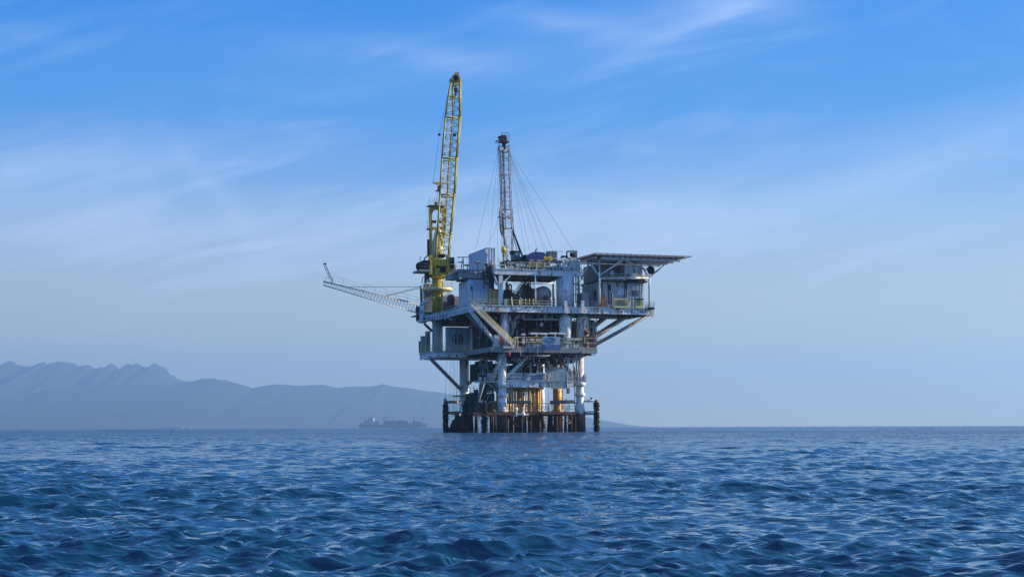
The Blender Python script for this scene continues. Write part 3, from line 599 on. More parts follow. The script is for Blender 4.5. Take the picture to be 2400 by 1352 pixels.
b = MB(); b.lathe(P(1030, 652, cv), [(1.3, 0), (2.0, .35), (2.1, 1.0), (1.9, 1.3)], 32); b.build('slew_ring', G['yellow'], CR)
b = MB(); b.pbox(1018, 606, 1050, 622, cv - 2.4, 3); b.pbox(1021, 626, 1048, 642, cv - 2.0, 3); b.pbox(1015, 622.2, 1023, 626, cv - 2.3, 4)
b.pbox(1008, 596, 1015.5, 642, cv - 2.6, .8); b.pbox(1050.4, 596, 1055.5, 636, cv - 2.8, 1.0); b.pbox(1050.3, 631, 1070, 636, cv - 2.2, 4); b.pbox(1019, 603, 1026, 606, cv - 2.6, 2)
b.build('machinery_house', G['yellow'], CR)
b = MB(); b.pbox(1023.5, 622, 1048, 626, cv - 2.2, 3.5); b.pbox(1034, 626.5, 1046, 637, cv - 2.2, .2); b.pbox(1032, 594, 1046, 601, cv - 2, 2.5); b.build('winch_drum', G['black'], CR)
b = MB(); b.pbox(1056, 603, 1066.5, 630, cv - 3, 2.6); cab = b.build('cab', G['glass'], CR)
b = MB(); b.pbox(1055.6, 601.5, 1067.2, 603, cv - 3.1, 2.8); b.pbox(1055.6, 617.2, 1067.2, 618.6, cv - 3.06, .1); b.pbox(1055.6, 630, 1070, 632, cv - 3.1, 2.8); b.pbox(1066.4, 602, 1067.4, 630, cv - 3.08, .12); b.build('cab_frame', G['grey'], cab)
b = MB(); b.pbox(1068, 620, 1072, 635, cv - 3, .5); b.build('cab_ladder', G['cream'], CR)
b = MB(); b.pbox(983, 631, 1014, 635, cv - 3, 5); b.build('engine_platform', G['grey'], CR)
b = MB(); b.pbox(995, 608.5, 1010, 630.6, cv - 2.6, 4); b.pbox(991, 614, 995, 622, cv - 2, 2); b.build('engine', G['black'], CR)
b = MB(); b.lathe(P(986.5, 623, cv - 1), [(.05, 0), (.8, .1), (.85, .5), (.4, .8)], 18, axis=(-1, -.2, 0)); b.lathe(P(986.5, 627, cv - 2.4), [(.7, 0), (.7, .2)], 18, axis=(.3, -1, 0)); b.build('fan_housing', G['black'], CR)
b = MB(); b.rail([pt(984, 631, cv + 1), pt(984, 631, cv - 2.9), pt(1008, 631, cv - 2.9)], h=1.35, r=.04); b.path([P(986, 615, cv - 2.5), P(986.5, 600, cv - 2.5), P(990.5, 600, cv - 2.5), P(986, 615, cv - 2.5)], .05, 4); b.build('railing', G['grey'], CR)
b = MB(); b.path([P(995, 611, cv - 2.8), P(999, 603, cv - 2.8), P(1008, 595, cv - 2.8), P(1006, 580, cv - 2.8), P(1008, 560, cv - 2.8)], .13, 6); b.path([P(1007, 560, cv - 2.8), P(1007, 598, cv - 2.8)], .28, 6); b.build('exhaust_pipe', G['black'], CR)
b = MB(); b.path([P(998, 635, cv - 2.6), P(998, 647, cv - 2.6), P(1001, 649, cv - 2.6), P(1015, 649, cv - 2.6)], .1, 6); b.path([P(1050, 638, cv - 2.4), P(1052, 640, cv - 2.4), P(1052, 646, cv - 2.4), P(1040, 651, cv - 2.4)], .1, 6); b.pbox(1003, 636, 1013, 649, cv - 2, 2.2); b.build('hose', G['dark'], CR)
# A-frame behind the boom
b = MB()
def bar(b, p, q, w, d, v0, v1=None):
    v1 = v0 if v1 is None else v1; k = w * mpx(v0)
    a, e = pt(*p, v0), pt(*q, v1)
    b.hexa([Lc(a[0] - k, a[1], a[2]), Lc(a[0] + k, a[1], a[2]), Lc(a[0] + k, a[1] + d, a[2]), Lc(a[0] - k, a[1] + d, a[2]), Lc(e[0] - k, e[1], e[2]), Lc(e[0] + k, e[1], e[2]), Lc(e[0] + k, e[1] + d, e[2]), Lc(e[0] - k, e[1] + d, e[2])])
bar(b, (1014, 600), (1013, 486), 3, .5, cv + 1.6); bar(b, (1041, 600), (1044, 486), 3, .5, cv + 1.6)
bar(b, (1012, 600), (1010, 486), 1.4, .3, cv + .2); bar(b, (1028.5, 538), (1028.5, 531), 16, .4, cv + 1.7)
bar(b, (1029, 490), (1029, 482.5), 18, .9, cv + 1.2); bar(b, (1016, 498), (1022, 486), 1.5, .5, cv + 1.7); bar(b, (1038, 498), (1034, 486), 1.5, .5, cv + 1.7)
b.build('gantry_frame', G['boom'], CR)
b = MB(); b.pbox(1008, 480, 1048, 482, cv + .6, 2.2); b.pbox(1023, 472, 1028, 480, cv + 1, 1); b.build('gantry_platform', G['dark'], CR)
for q4 in ((1015, 515, 1025, 521, 1.5), (1034, 515, 1040, 521, 1.5), (1004, 534, 1010, 537, -1)): b = MB(); b.pbox(*q4[:4], cv + q4[4], .9); b.build('gantry_sheave', G['dark'], CR)
b = MB(); b.rail([pt(1009, 480, cv + 2.6), pt(1009, 480, cv + .6), pt(1047, 480, cv + .6)], h=1.45, r=.045, step=1.1, bars=(1, .66, .33)); b.rail([pt(1005, 534, cv + 1), pt(1005, 534, cv - 1), pt(1012, 534, cv - 1)], h=1.5, r=.045); b.path([P(1006, 545, cv), P(1006, 565, cv)], .04, 4); b.rail([pt(1017, 532, cv + 1.4), pt(1041, 532, cv + 1.4)], h=.9, r=.04); b.build('gantry_railing', G['cream'], CR)
b = MB(); b.lathe(P(1029, 604, cv + .3), [(1.25, 0), (1.35, 1.5), (1.15, 3.4), (.75, 5.2), (.35, 6.6)], 24); b.build('boom_hoist_cone', G['cream'], CR)
# boom
st = [(604, 1023, 1053), (550, 1028, 1058), (455, 1034.5, 1068), (370, 1040, 1074), (275, 1048.5, 1082), (185, 1063, 1083)]
def boompt(y, side, back):
    ys = [s[0] for s in st][::-1]; xs = [s[1 + side] for s in st][::-1]; x = float(np.interp(y, ys, xs)); k = float(np.interp(y, ys, [4, 17, 17, 17, 16, 8]))
    if back: x = x + (k if side == 0 else 2.5)
    return Vector(P(x, y, cv - 2.4 + (1.7 if back else 0)))
ys = [s[0] for s in st]
for sd_ in (0, 1):
    for bk in (0, 1):
        b = MB()
        for i in range(len(ys) - 1): b.tube(boompt(ys[i], sd_, bk), boompt(ys[i + 1], sd_, bk), .21 if not bk else .17, n=8)
        b.build('boom_chord', G['boom'], CR)
b = MB(); yy = list(np.arange(600, 190, -9.6)); 
for i in range(len(yy) - 1):
    a, e = yy[i], yy[i + 1]
    for (s1, b1), (s2, b2) in (((0, 0), (1, 0)), ((0, 1), (1, 1)), ((0, 0), (0, 1)), ((1, 0), (1, 1))):
        if i % 2: b.tube(boompt(a, s1, b1), boompt(e, s2, b2), .065, n=4)
        else: b.tube(boompt(a, s2, b2), boompt(e, s1, b1), .065, n=4)
b.build('boom_lacing', G['boom'], CR)
for y in (545, 455, 370, 275, 226):
    b = MB(); c4 = [boompt(y, 0, 0), boompt(y, 1, 0), boompt(y, 1, 1), boompt(y, 0, 1)]
    for i in range(4):
        b.tube(c4[i], c4[(i + 1) % 4], .17, n=6)
        if i == 0: b.tube(c4[i] - Vector((0, 0, .55)), c4[1] - Vector((0, 0, .55)), .12, n=6)
    b.build('boom_frame', G['yellow'], CR)
b = MB(); b.pbox(1063, 181, 1083, 189, cv - 2.7, 2.2); b.pbox(1069, 173, 1080, 181, cv - 2.5, 1.8); b.pbox(1071, 168, 1073.5, 174, cv - 2, .4); b.pbox(1075.5, 168.5, 1079, 181, cv - 2, .6); b.pbox(1067, 189, 1076, 201, cv - 2.6, 1.2); b.build('boom_tip', G['boom'], CR)
b = MB(); b.lathe(P(1074, 183, cv - 2.9), [(.6, 0), (.6, .25)], 16, axis=(s_, -c_, 0)); b.build('tip_sheave', G['black'], CR)
b = MB(); b.pbox(1069.5, 205, 1076, 215, cv - 2.6, .7); b.tube(P(1073, 215, cv - 2.3), P(1073, 224, cv - 2.3), .12, n=6); b.lathe(P(1073, 226, cv - 2.3), [(.12, 0), (.25, .25), (.1, .5)], 8); b.build('hook_block', G['dark'], CR)
b = MB(); b.pbox(1018, 427.5, 1050, 429.5, cv - 3, .5); b.hexa([P(1018, 427, cv - 3), P(1050, 427, cv - 3), P(1050, 427, cv - 2.5), P(1018, 427, cv - 2.5), P(1018, 425.5, cv - 3), P(1050, 425.5, cv - 3), P(1050, 425.5, cv - 2.5), P(1018, 425.5, cv - 2.5)]); b.hexa([P(1028, 433, cv - 3), P(1039, 433, cv - 3), P(1039, 433, cv - 2.5), P(1028, 433, cv - 2.5), P(1020, 429.6, cv - 3), P(1048, 429.6, cv - 3), P(1048, 429.6, cv - 2.5), P(1020, 429.6, cv - 2.5)]); b.build('spreader_bar', G['yellow'], CR)
b = MB(); b.pbox(1029, 434, 1033.5, 448, cv - 2.8, .4); b.build('limit_box', G['dark'], CR)
b = MB(); b.pbox(1022, 446, 1029, 448, cv - 2.8, .1); b.hexa([P(1023, 448, cv - 2.8), P(1029.5, 448, cv - 2.8), P(1029.5, 448, cv - 2.7), P(1023, 448, cv - 2.8), P(1028, 443, cv - 2.8), P(1029.5, 442, cv - 2.8), P(1029.5, 442, cv - 2.7), P(1028, 443, cv - 2.7)]); b.build('pennant', G['redo'], CR)
b = MB()
for pts in ([(1019, 427), (1034, 315), (1062, 188)], [(1025, 478), (1031, 436)], [(1071, 230), (1066, 275), (1058, 400), (1045, 560)], [(1073, 204), (1068, 300), (1056, 480)], [(1034, 315), (1071, 315)], [(1050, 427), (1066, 315)]): b.path([P(*p, cv - 2.0) for p in pts], .04, 4)
b.build('boom_stay', G['wire'], CR)
b = MB(); b.lathe(P(1034, 315, cv - 2), [(.25, -.2), (.3, .2)], 8); b.lathe(P(1070, 316, cv - 2), [(.3, -.3), (.35, .3)], 8); b.build('stay_sheave', G['dark'], CR)
# ------------------------------------------------------------------ stuff left of the crane
b = MB(); b.pbox(998, 664, 1024, 742, cv + 3, 1.6); b.build('wall', G['grey'], (t := thing('vent_housing', 'grey blue steel housing behind the crane pedestal', 'housing', P(1008, 742, cv + 3))))
b = MB(); b.path([P(992, 745, cv - 1), P(992, 652, cv - 1), P(995, 648, cv - 1), P(1016, 648, cv - 1)], .1, 6); b.build('pipe', G['railw'], t)
t = thing('vertical_tank', 'round blue tank with pipework at the left edge of the main deck', 'tank', P(992, 750, 22))
b = MB(); b.lathe(P(992, 756, 22), [(.6, 0), (.65, .3), (.65, 2.4), (.5, 2.9), (.1, 3.1)], 20); b.build('shell', G['tank'], t)
b = MB(); b.path([P(990, 732, 21.5), P(988, 715, 21.5), P(997, 704, 21.5), P(1006, 707, 21.5)], .35, 8); b.pbox(986, 748, 1002, 754, 21, 2); b.build('pipework', G['tank'], t)
b = MB(); b.lathe(P(1005, 661, cv), [(.6, 0), (.62, .2), (.3, .9), (.1, 1.1)], 16); solo(b, 'floodlight', G['tank'], 'small cone shaped floodlight hanging beside the crane pedestal', 'floodlight')
b = MB(); b.lathe(P(999.5, 663, cv), [(.25, 0), (.3, .6), (.2, 1.3)], 10); solo(b, 'siren', G['brown'], 'small brown siren next to the cone floodlight', 'siren')
t = thing('rusty_cabinet', 'rust stained lilac equipment cabinet right of the crane pedestal', 'cabinet', P(1055, 722, 22)); b = MB(); b.pbox(1040, 693, 1077, 724, 23, 2.5); b.pbox(1066, 700, 1078, 722, 22, 1); b.build('body', G['lilac'], t)
b = MB(); b.lathe(P(1059, 699, 22), [(.9, 0), (.95, .3), (.6, .7), (.2, .9)], 20, axis=(s_, -c_, 0)); b.pbox(1056, 700, 1063, 722, 21.6, .8); b.pbox(1064, 704, 1067, 722, 21, .5); b.build('fan', G['purple'], t)
b = MB(); b.pbox(1043, 706, 1054, 722, 21.4, 1); b.build('door', G['brown'], t)
b = MB()
for i in range(9): x = 1079 + i * 3; b.path([P(x, 700 + (i * 5) % 9, 19), P(x, 721, 19)], .1 + .04 * (i % 3), 6)
b.path([P(1078, 700, 19), P(1090, 695, 19), P(1096, 710, 19), P(1106, 712, 19)], .1, 6); solo(b, 'valve_manifold', G['grey'], 'cluster of upright valve pipes at the left deck edge beside the blue building', 'valves')
b = MB()
for i in range(26):
    x = 1000 + i * 4.2; y = 744 - (x - 1000) * .22; b.path([P(x, y - 6 - 3 * random.random(), 14 + random.random()), P(x + random.uniform(-2, 2), y + 5, 14)], random.uniform(.05, .13), 5)
b.path([P(996, 742, 18), P(1050, 733, 12), P(1105, 722, 4)], .14, 6); b.path([P(996, 750, 18), P(1050, 741, 12), P(1105, 729, 4)], .10, 6)
solo(b, 'side_piping', G['tank'], 'tangle of blue grey pipes along the receding left edge of the main deck', 'pipes')
# boxes on the wing
for x0, y0, x1, lab, m in ((1001, 776, 1010, 'tallest narrow grey box at the left end of the cellar deck wing', 'grate'), (990, 787, 1000, 'middle grey box at the left end of the cellar deck wing', 'grate'), (986, 799, 997, 'dark low box at the far left end of the cellar deck wing', 'dark'), (1001, 790, 1008, 'small pale box in front of the tallest box on the left wing', 'grate')):
    vb = V(x0, uw + .3); b = MB(); b.pbox(x0, y0, x1, 825, vb, 1.2); b.pbox(x0 - .5, y0 - 1, x1 + .5, y0, vb - .1, 1.4); solo(b, 'equipment_box', G[m], lab, 'box', 'boxes on the left wing')
t = thing('wing_cabin', 'blue cabin with dark upright vents below the main deck on the left', 'cabin', P(1085, 817, 19.5))
b = MB(); b.pbox(1052, 768, 1125, 820, 19.5, 2.2); b.build('wall', G['cabin'], t)  # shade below the main deck is put into the darkened wall colour
for x in (1068, 1076, 1082.5): b = MB(); b.pbox(x, 782, x + 3.4, 806, 19.4, .09); b.build('vent', G['black'], t)
b = MB(); b.pbox(1096, 768, 1097, 818, 19.42, .06); b.pbox(1106, 782, 1122, 783, 19.42, .06); b.pbox(1106, 783, 1107, 812, 19.42, .06); b.build('door', G['grey'], t)
b = MB(); b.pbox(1051, 766.5, 1126, 768, 19.3, 2.5); b.build('roof', G['dark'], t)
# wires down to the sea on the left
b = MB()
for x0, x1 in ((1047, 1043), (1058, 1053), (1063, 1061), (1067, 1064), (1073, 1070)): b.tube(P(x0, 838, 21), P(x1, 975, 21), .03, n=4)
solo(b, 'hanging_cables', G['wire'], 'five thin cables hanging from the left wing down to the sea', 'cables')
# ------------------------------------------------------------------ flare boom
FB = thing('flare_boom', 'long latticed boom reaching out over the sea on the left with an upturned tip', 'boom', P(985, 722, 24))
fv = 24.
def fb(t_, top, back):
    x = 760 + (982 - 760) * t_; y = (657 + (712 - 657) * t_) if top else (665.5 + (733 - 665.5) * t_)
    return Vector(P(x, y, fv + (1.3 if back else 0)))
for top in (1, 0):
    for bk in (0, 1): b = MB(); b.tube(fb(0, top, bk), fb(1, top, bk), .10 if top else .11, n=6); b.build('chord', G['railw'], FB)
b = MB(); n = 30
for i in range(n):
    t0, t1, tm = i / n, (i + 1) / n, (i + .5) / n
    for bk in (0, 1): b.tube(fb(t0, 0, bk), fb(tm, 1, bk), .055, n=4); b.tube(fb(tm, 1, bk), fb(t1, 0, bk), .045, n=4)
    b.tube(fb(t0, 0, 0), fb(t0, 0, 1), .045, n=4); b.tube(fb(t0, 1, 0), fb(t1, 1, 1), .045, n=4)
b.build('lacing', G['grey'], FB)
b = MB(); 
for a, e in ((.02, .1), (.1, 1.)):
    p0, p1, p2, p3 = fb(a, 1, 0), fb(e, 1, 0), fb(e, 1, 1), fb(a, 1, 1); d = Vector((0, 0, .06)); up = Vector((0, 0, .2)); b.hexa([p0 + d, p1 + d, p2 + d, p3 + d, p0 + up, p1 + up, p2 + up, p3 + up])
b.build('walkway', G['grey'], FB)
b = MB()
for o in (0, 1):
    for i in range(9): p = fb(.1 + .9 * i / 8, 1, o) ; b.tube(p, p + Vector((0, 0, 1.5 if not o else 1.2)), .04, n=4)
    for hh in (1.5, .8): b.tube(fb(.1, 1, o) + Vector((0, 0, hh)), fb(1, 1, o) + Vector((0, 0, hh)), .032, n=4)
b.build('railing', G['railw'], FB)
b = MB()
b.tube(P(783, 658, fv + .5), P(764, 616, fv + .5), .09, n=6); b.tube(P(779, 659, fv + .5), P(761, 618, fv + .5), .05, n=5); b.pbox(761, 613.5, 767, 616.5, fv + .2, .6)
for q_ in (.25, .5, .75): b.tube(P(783 - 19 * q_, 658 - 42 * q_, fv + .5), P(779.5 - 18.5 * q_, 659 - 41.5 * q_, fv + .5), .07, n=4)
b.build('flare_tip', G['dark'], FB)
b = MB(); b.path([P(764, 657, fv), P(765, 650, fv), P(770, 645, fv), P(775, 650, fv), P(779, 658, fv)], .04, 4); b.path([P(760, 656, fv), P(784, 661, fv)], .12, 5); b.build('tip_cage', G['grey'], FB)
b = MB()
for p, q_ in (((814, 670), (987, 670.5)), ((900, 692), (987, 671)), ((908, 692), (987, 674))): b.tube(P(*p, fv + .6), P(*q_, fv + .6), .05, n=5)
b.build('stay', G['wire'], FB)
b = MB(); b.tube(P(988, 668, fv + .6), P(989, 740, fv + .6), .16, n=8); b.tube(P(991, 675, fv + .6), P(990, 735, fv + .6), .08, n=8); b.pbox(980, 716, 987, 735, fv, 1.4); b.pbox(979, 738, 986, 751, fv + .4, 1); b.build('hinge_post', G['dark'], FB)
# ------------------------------------------------------------------ drilling mast
mv = 11.
MS = thing('drilling_mast', 'slender white lattice drilling mast with a dark red crown on the drill deck', 'drilling mast', P(1195, 612, mv))
sm = [(612, 1189, 1201), (560, 1185, 1202), (545, 1177, 1203.5), (500, 1175, 1201), (485, 1177, 1199), (340, 1173, 1195)]
def mp(y, side, back):
    ysr = [s[0] for s in sm][::-1]; x = float(np.interp(y, ysr, [s[1 + side] for s in sm][::-1])); return Vector(P(x + (3.5 if back else 0), y, mv + (1.6 if back else 0)))
my = [s[0] for s in sm]
for sd_ in (0, 1):
    for bk in (0, 1):
        b = MB()
        for i in range(len(my) - 1): b.tube(mp(my[i], sd_, bk), mp(my[i + 1], sd_, bk), .15, n=4)
        b.build('mast_chord', G['mast'], MS)
b = MB(); yy = list(np.arange(608, 345, -10.5))
for i in range(len(yy) - 1):
    a, e = yy[i], yy[i + 1]
    for (s1, b1), (s2, b2) in (((0, 1), (1, 1)), ((0, 0), (0, 1)), ((1, 0), (1, 1))):
        if i % 2: b.tube(mp(a, s1, b1), mp(e, s2, b2), .07, n=4)
        else: b.tube(mp(a, s2, b2), mp(e, s1, b1), .07, n=4)
    b.tube(mp(a, 0, 0), mp(a, 0, 1), .06, n=4); b.tube(mp(a, 1, 0), mp(a, 0, 1), .06, n=4); b.tube(mp(a, 0, 1), mp(a, 1, 1), .06, n=4)
b.build('mast_lacing', G['mast'], MS)
b = MB()
for y in (345, 352, 371, 411, 451, 491, 507, 536): c4 = [mp(y, 0, 0), mp(y, 1, 0), mp(y, 1, 1), mp(y, 0, 1)]; [b.tube(c4[i], c4[(i + 1) % 4], .1, n=4) for i in (1, 2, 3)] ; b.tube(c4[0], c4[1], .08, n=4)
b.build('mast_frame', G['brown'], MS)
b = MB()        # ladder and its cage on the left half of the mast
for y in np.arange(352, 535, 3.2): p = mp(y, 0, 0); q_ = mp(y, 1, 0); b.tube(p.lerp(q_, .12), p.lerp(q_, .46), .05, n=4)
for f_ in (.12, .46): b.path([mp(y, 0, 0).lerp(mp(y, 1, 0), f_) for y in (340, 400, 485, 535)], .09, 4)
b.build('ladder', G['wire'], MS)
b = MB(); k0 = mp(346, 0, 0); b.pbox(1174, 345, 1183, 352, mv - .1, 1.5); b.pbox(1184, 351, 1195, 356, mv - .1, 1.5); b.pbox(1180, 356, 1186, 420, mv + .8, .1); b.pbox(1183, 420, 1189, 500, mv + .8, .1); b.build('mast_plate', G['mast'], MS)
b = MB(); b.path([P(1178, 480, mv - .6), P(1174, 500, mv - .6), P(1176, 540, mv - .6), P(1180, 552, mv - .6)], .16, 6); b.path([P(1182, 500, mv - .6), P(1184, 540, mv - .6), P(1186, 575, mv - .6)], .22, 6); b.build('pipe_tray', G['grey'], MS)
b = MB(); b.rail([pt(1174, 507, mv - .8), pt(1201, 507, mv - .8)], h=1.2, r=.05); b.pbox(1172, 507, 1203, 509, mv - .9, 1.2); b.rail([pt(1194, 522, mv - .4), pt(1204, 522, mv - .4)], h=1.6, step=.4, r=.05); b.build('work_platform', G['mast'], MS)
b = MB(); b.pbox(1176, 320, 1191, 332, mv - .2, 1.3); b.pbox(1172.5, 319, 1176, 323, mv - .1, .9); b.pbox(1179, 316.5, 1189, 320, mv, 1); b.pbox(1175, 330.5, 1197, 333, mv - .6, 1.8); b.path([P(1173, 330, mv), P(1167, 331, mv), P(1167, 335, mv)], .12, 5); cr = b.build('crown_block', G['red'], MS)
b = MB(); b.rail([pt(1180, 330, mv + 1.3), pt(1180, 330, mv - .6), pt(1198, 330, mv - .6), pt(1198, 330, mv + 1.3)], h=1.6, r=.045, step=.8, bars=(1, .66, .33)); b.build('railing', G['red'], cr)
b = MB(); b.pbox(1182, 334, 1188, 351, mv + .5, .8); b.build('sheave_housing', G['black'], cr)
for p, q_, v1, r in (((1203, 536), (1229, 606), mv, .2), ((1201, 530), (1222, 592), mv + 1, .13), ((1204, 548), (1214, 586), mv + 1.6, .08)):
    b = MB(); b.tube(P(*p, mv + .8), P(*q_, v1), r, n=8); b.build('raising_brace', G['black'], MS)
b = MB(); tb = [(1194, 348), (1172, 352)]
for x, y, w, v1 in ((1268, 606, 0, 6), (1248, 606, 0, 16), (1284, 606, 0, 18), (1290, 606, 0, 6), (1300, 592, 0, 10), (1348, 590, 0, 8), (1117, 584, 1, 12), (1150, 580, 1, 8), (1236, 606, 0, 12)): b.tube(P(*tb[w], mv), P(x, y, v1), .028, n=4)
b.path([P(1174, 500, mv), P(1160, 550, mv), P(1140, 578, mv)], .028, 4)
b.build('guy_wire', G['wire'], MS)
b = MB()
for x in (1178, 1180, 1183, 1185): b.tube(P(x, 500, mv - 1), P(x, 580, mv - 1), .03, n=4)
b.tube(P(1172, 335, mv - 1), P(1169, 605, mv - 1), .025, n=4); b.build('hoist_line', G['wire'], MS)
t = thing('travelling_block', 'yellow travelling block hanging from the lines of the drilling mast', 'hook block', P(1182, 612, mv - 1))
b = MB(); b.lathe(P(1182.5, 612, mv - 1), [(.12, 0), (.2, .3), (.22, 1.0), (.2, 1.3), (.35, 1.6), (.48, 2.2), (.5, 2.5), (.3, 2.9), (.1, 3.0)], 14); b.build('block', G['yellow'], t)
b = MB(); b.pbox(1178.5, 587, 1186.5, 590, mv - 1.5, .2); b.pbox(1180, 599, 1185, 601, mv - 1.35, .2); b.build('plate', G['dark'], t)
# ------------------------------------------------------------------ machinery on the drill deck
t = thing('driller_cabin', 'small dark blue cabin with a teal window beside the mast foot', 'cabin', P(1214, 610, 9))
b = MB(); b.pbox(1206, 589, 1221, 612, 9, 2); b.build('body', G['bluecab'], t); b = MB(); b.pbox(1209, 591.5, 1216.5, 597.5, 8.93, .06); b.build('window', G['teal'], t); b = MB(); b.pbox(1202, 587.5, 1222, 589, 8.8, 2.4); b.pbox(1202, 589, 1206, 595, 9, 1.5); b.build('roof', G['black'], t)
t = thing('mud_pump', 'large dark blue rounded machine cover on the drill deck', 'pump', P(1262, 610, 8))
b = MB(); prof = [(1236, 610), (1237, 598), (1245, 594), (1250, 592), (1256, 590.5), (1276, 591.5), (1281, 595), (1285, 602), (1285, 610)]
n0 = len(prof); b.v += [P(x, y, 8) for x, y in prof] + [P(x, y, 11.5) for x, y in prof]; b.face(list(range(n0))); b.face([2 * n0 - 1 - i for i in range(n0)])
for i in range(n0): b.face([i, n0 + i, n0 + (i + 1) % n0, (i + 1) % n0])
b.build('cover', G['navy'], t); b = MB(); b.path([P(1258, 591, 9), P(1259.5, 585, 9), P(1262, 584.5, 9)], .18, 6); b.build('exhaust', G['grey'], t)
b = MB(); b.pbox(1228, 600, 1236, 611, 8.2, 2.5); b.pbox(1232, 597, 1236, 600, 8.3, 2); b.build('gearbox', G['black'], t)
t = thing('rig_carrier', 'long black rig carrier frame with bright gaps on the drill deck', 'rig base', P(1220, 633, 4))
b = MB(); b.pbox(1184, 611, 1212, 621, 5, 3); b.pbox(1206, 609, 1241, 618, 5.5, 3); b.pbox(1207, 626, 1240, 633.2, 3.4, 4); b.pbox(1185, 621.2, 1204, 624, 5, 3); b.pbox(1240.2, 628, 1251, 630.5, 3.4, 3); b.build('frame', G['black'], t)
b = MB(); b.pbox(1186, 625, 1204, 633, 4, 3); b.pbox(1212, 619, 1238, 624.5, 5, 2.5); b.build('skid', G['white'], t)
t = thing('yellow_pipe_rack', 'low yellow pipe rack behind the drill deck railing', 'pipe rack', P(1272, 630, 5))
b = MB(); b.pbox(1242, 616, 1270, 623, 5, 2); b.pbox(1271, 617, 1292, 628, 5.2, 2); b.pbox(1242, 624, 1270, 625.5, 4.8, 2.2)
for i in range(5): b.tube(P(1244, 618 + i * 2, 4.8), P(1290, 618 + i * 2, 4.8), .05, n=5)
b.build('rack', G['yellow'], t)
b = MB(); b.pbox(1245, 609, 1320, 615.5, 7, 2); b.pbox(1243, 626.5, 1362, 633.2, 5, 3); solo(b, 'storage_bin', G['grey'], 'long grey bin in the middle of the drill deck behind the yellow rack', 'bin')
for x, lab in ((1257, 'rust orange panel leaning left of centre on the drill deck bin'), (1301, 'rust orange panel on the right part of the drill deck bin')):
    b = MB(); b.pbox(x - 2.5, 607.5, x + 4, 617, 6.4, .3); b.pbox(x - 2, 609, x + 3.5, 615, 6.35, .05); solo(b, 'steel_plate', G['brown'], lab, 'plate')
b = MB()
for i in range(6): b.path([P(1278 + i * 3, 612, 6), P(1278 + i * 3, 603 + (i % 3) * 2, 6), P(1281 + i * 3, 602 + (i % 2) * 3, 6)], .13, 6)
solo(b, 'yellow_valves', G['yellow'], 'yellow bent pipes between blue machine cover and grey tank box', 'valves')
t = thing('grey_tank_box', 'square grey slatted box standing on the drill deck', 'tank', P(1298, 608, 8))
b = MB(); b.pbox(1289, 589, 1308, 605, 8, 2)
for i in range(8): b.pbox(1289.5 + i * 2.4, 590, 1290.3 + i * 2.4, 604.5, 7.95, .05)
b.build('box', G['grey'], t); b = MB(); b.rail([pt(1282, 608, 7.5), pt(1320, 608, 7.5)], h=1.6, r=.035, step=2.2, bars=(1,)); b.pbox(1295, 605.2, 1300, 608.5, 8, .5); b.pbox(1304, 605.2, 1307, 608.5, 8, .5); b.build('frame', G['railw'], t)
t = thing('pipe_arch', 'black bent pipe arch over a dark machine at the right of the drill deck', 'pipe', P(1341, 610, 6))
b = MB(); b.path([P(1331, 606, 6), P(1331, 592, 6), P(1333, 590, 6), P(1350, 590, 6), P(1353, 593, 6), P(1354, 606, 6)], .15, 8); b.build('arch', G['black'], t)
b = MB(); b.lathe(P(1346, 598, 6), [(.45, -.6), (.5, .6)], 14, axis=(c_, s_, 0)); b.pbox(1320, 600, 1333, 604, 6, 1); b.pbox(1342, 596, 1351, 606, 6.5, 1); b.build('machine', G['dark'], t)
b = MB(); b.tube(P(1355, 588, 5), P(1355, 634, 5), .12, n=6); b.build('post', G['grey'], t)
t = thing('pipe_cluster', 'cluster of pale bent pipes above the tall blue tank', 'pipes', P(1342, 640, 3))
b = MB(); random.seed(5)
for i in range(20):
    x = 1318 + random.random() * 42; y = 605 + random.random() * 14; b.path([P(x, 636, 4), P(x, y, 4), P(x + random.uniform(-6, 6), y + random.uniform(-2, 3), 4)], random.uniform(.05, .12), 5)
b.build('pipes', G['railw'], t); b = MB(); b.pbox(1327, 607, 1334, 620, 4.6, 1.5); b.pbox(1338, 604, 1350, 630, 4.8, 1.6); b.pbox(1350, 612, 1362, 636, 4.6, 2); b.build('vessel', G['tank'], t)
b = MB(); b.path([P(1322, 622, 1.6), P(1325, 630, 1.6), P(1329, 633, 1.6)], .13, 6); b.path([P(1335, 628, 1.6), P(1338, 636, 1.6)], .09, 6); b.build('bright_hose', G['bright'], t)
b = MB(); b.pbox(1306, 622, 1318, 629, 5.5, 1.4); b.pbox(1296, 624, 1303, 630, 5.5, 1); b.lathe(P(1312, 622, 6.2), [(.4, 0), (.4, .5), (.1, .8)], 12); solo(b, 'motor', G['grey'], 'small grey motor behind the drill deck rail right of the yellow rack', 'motor')
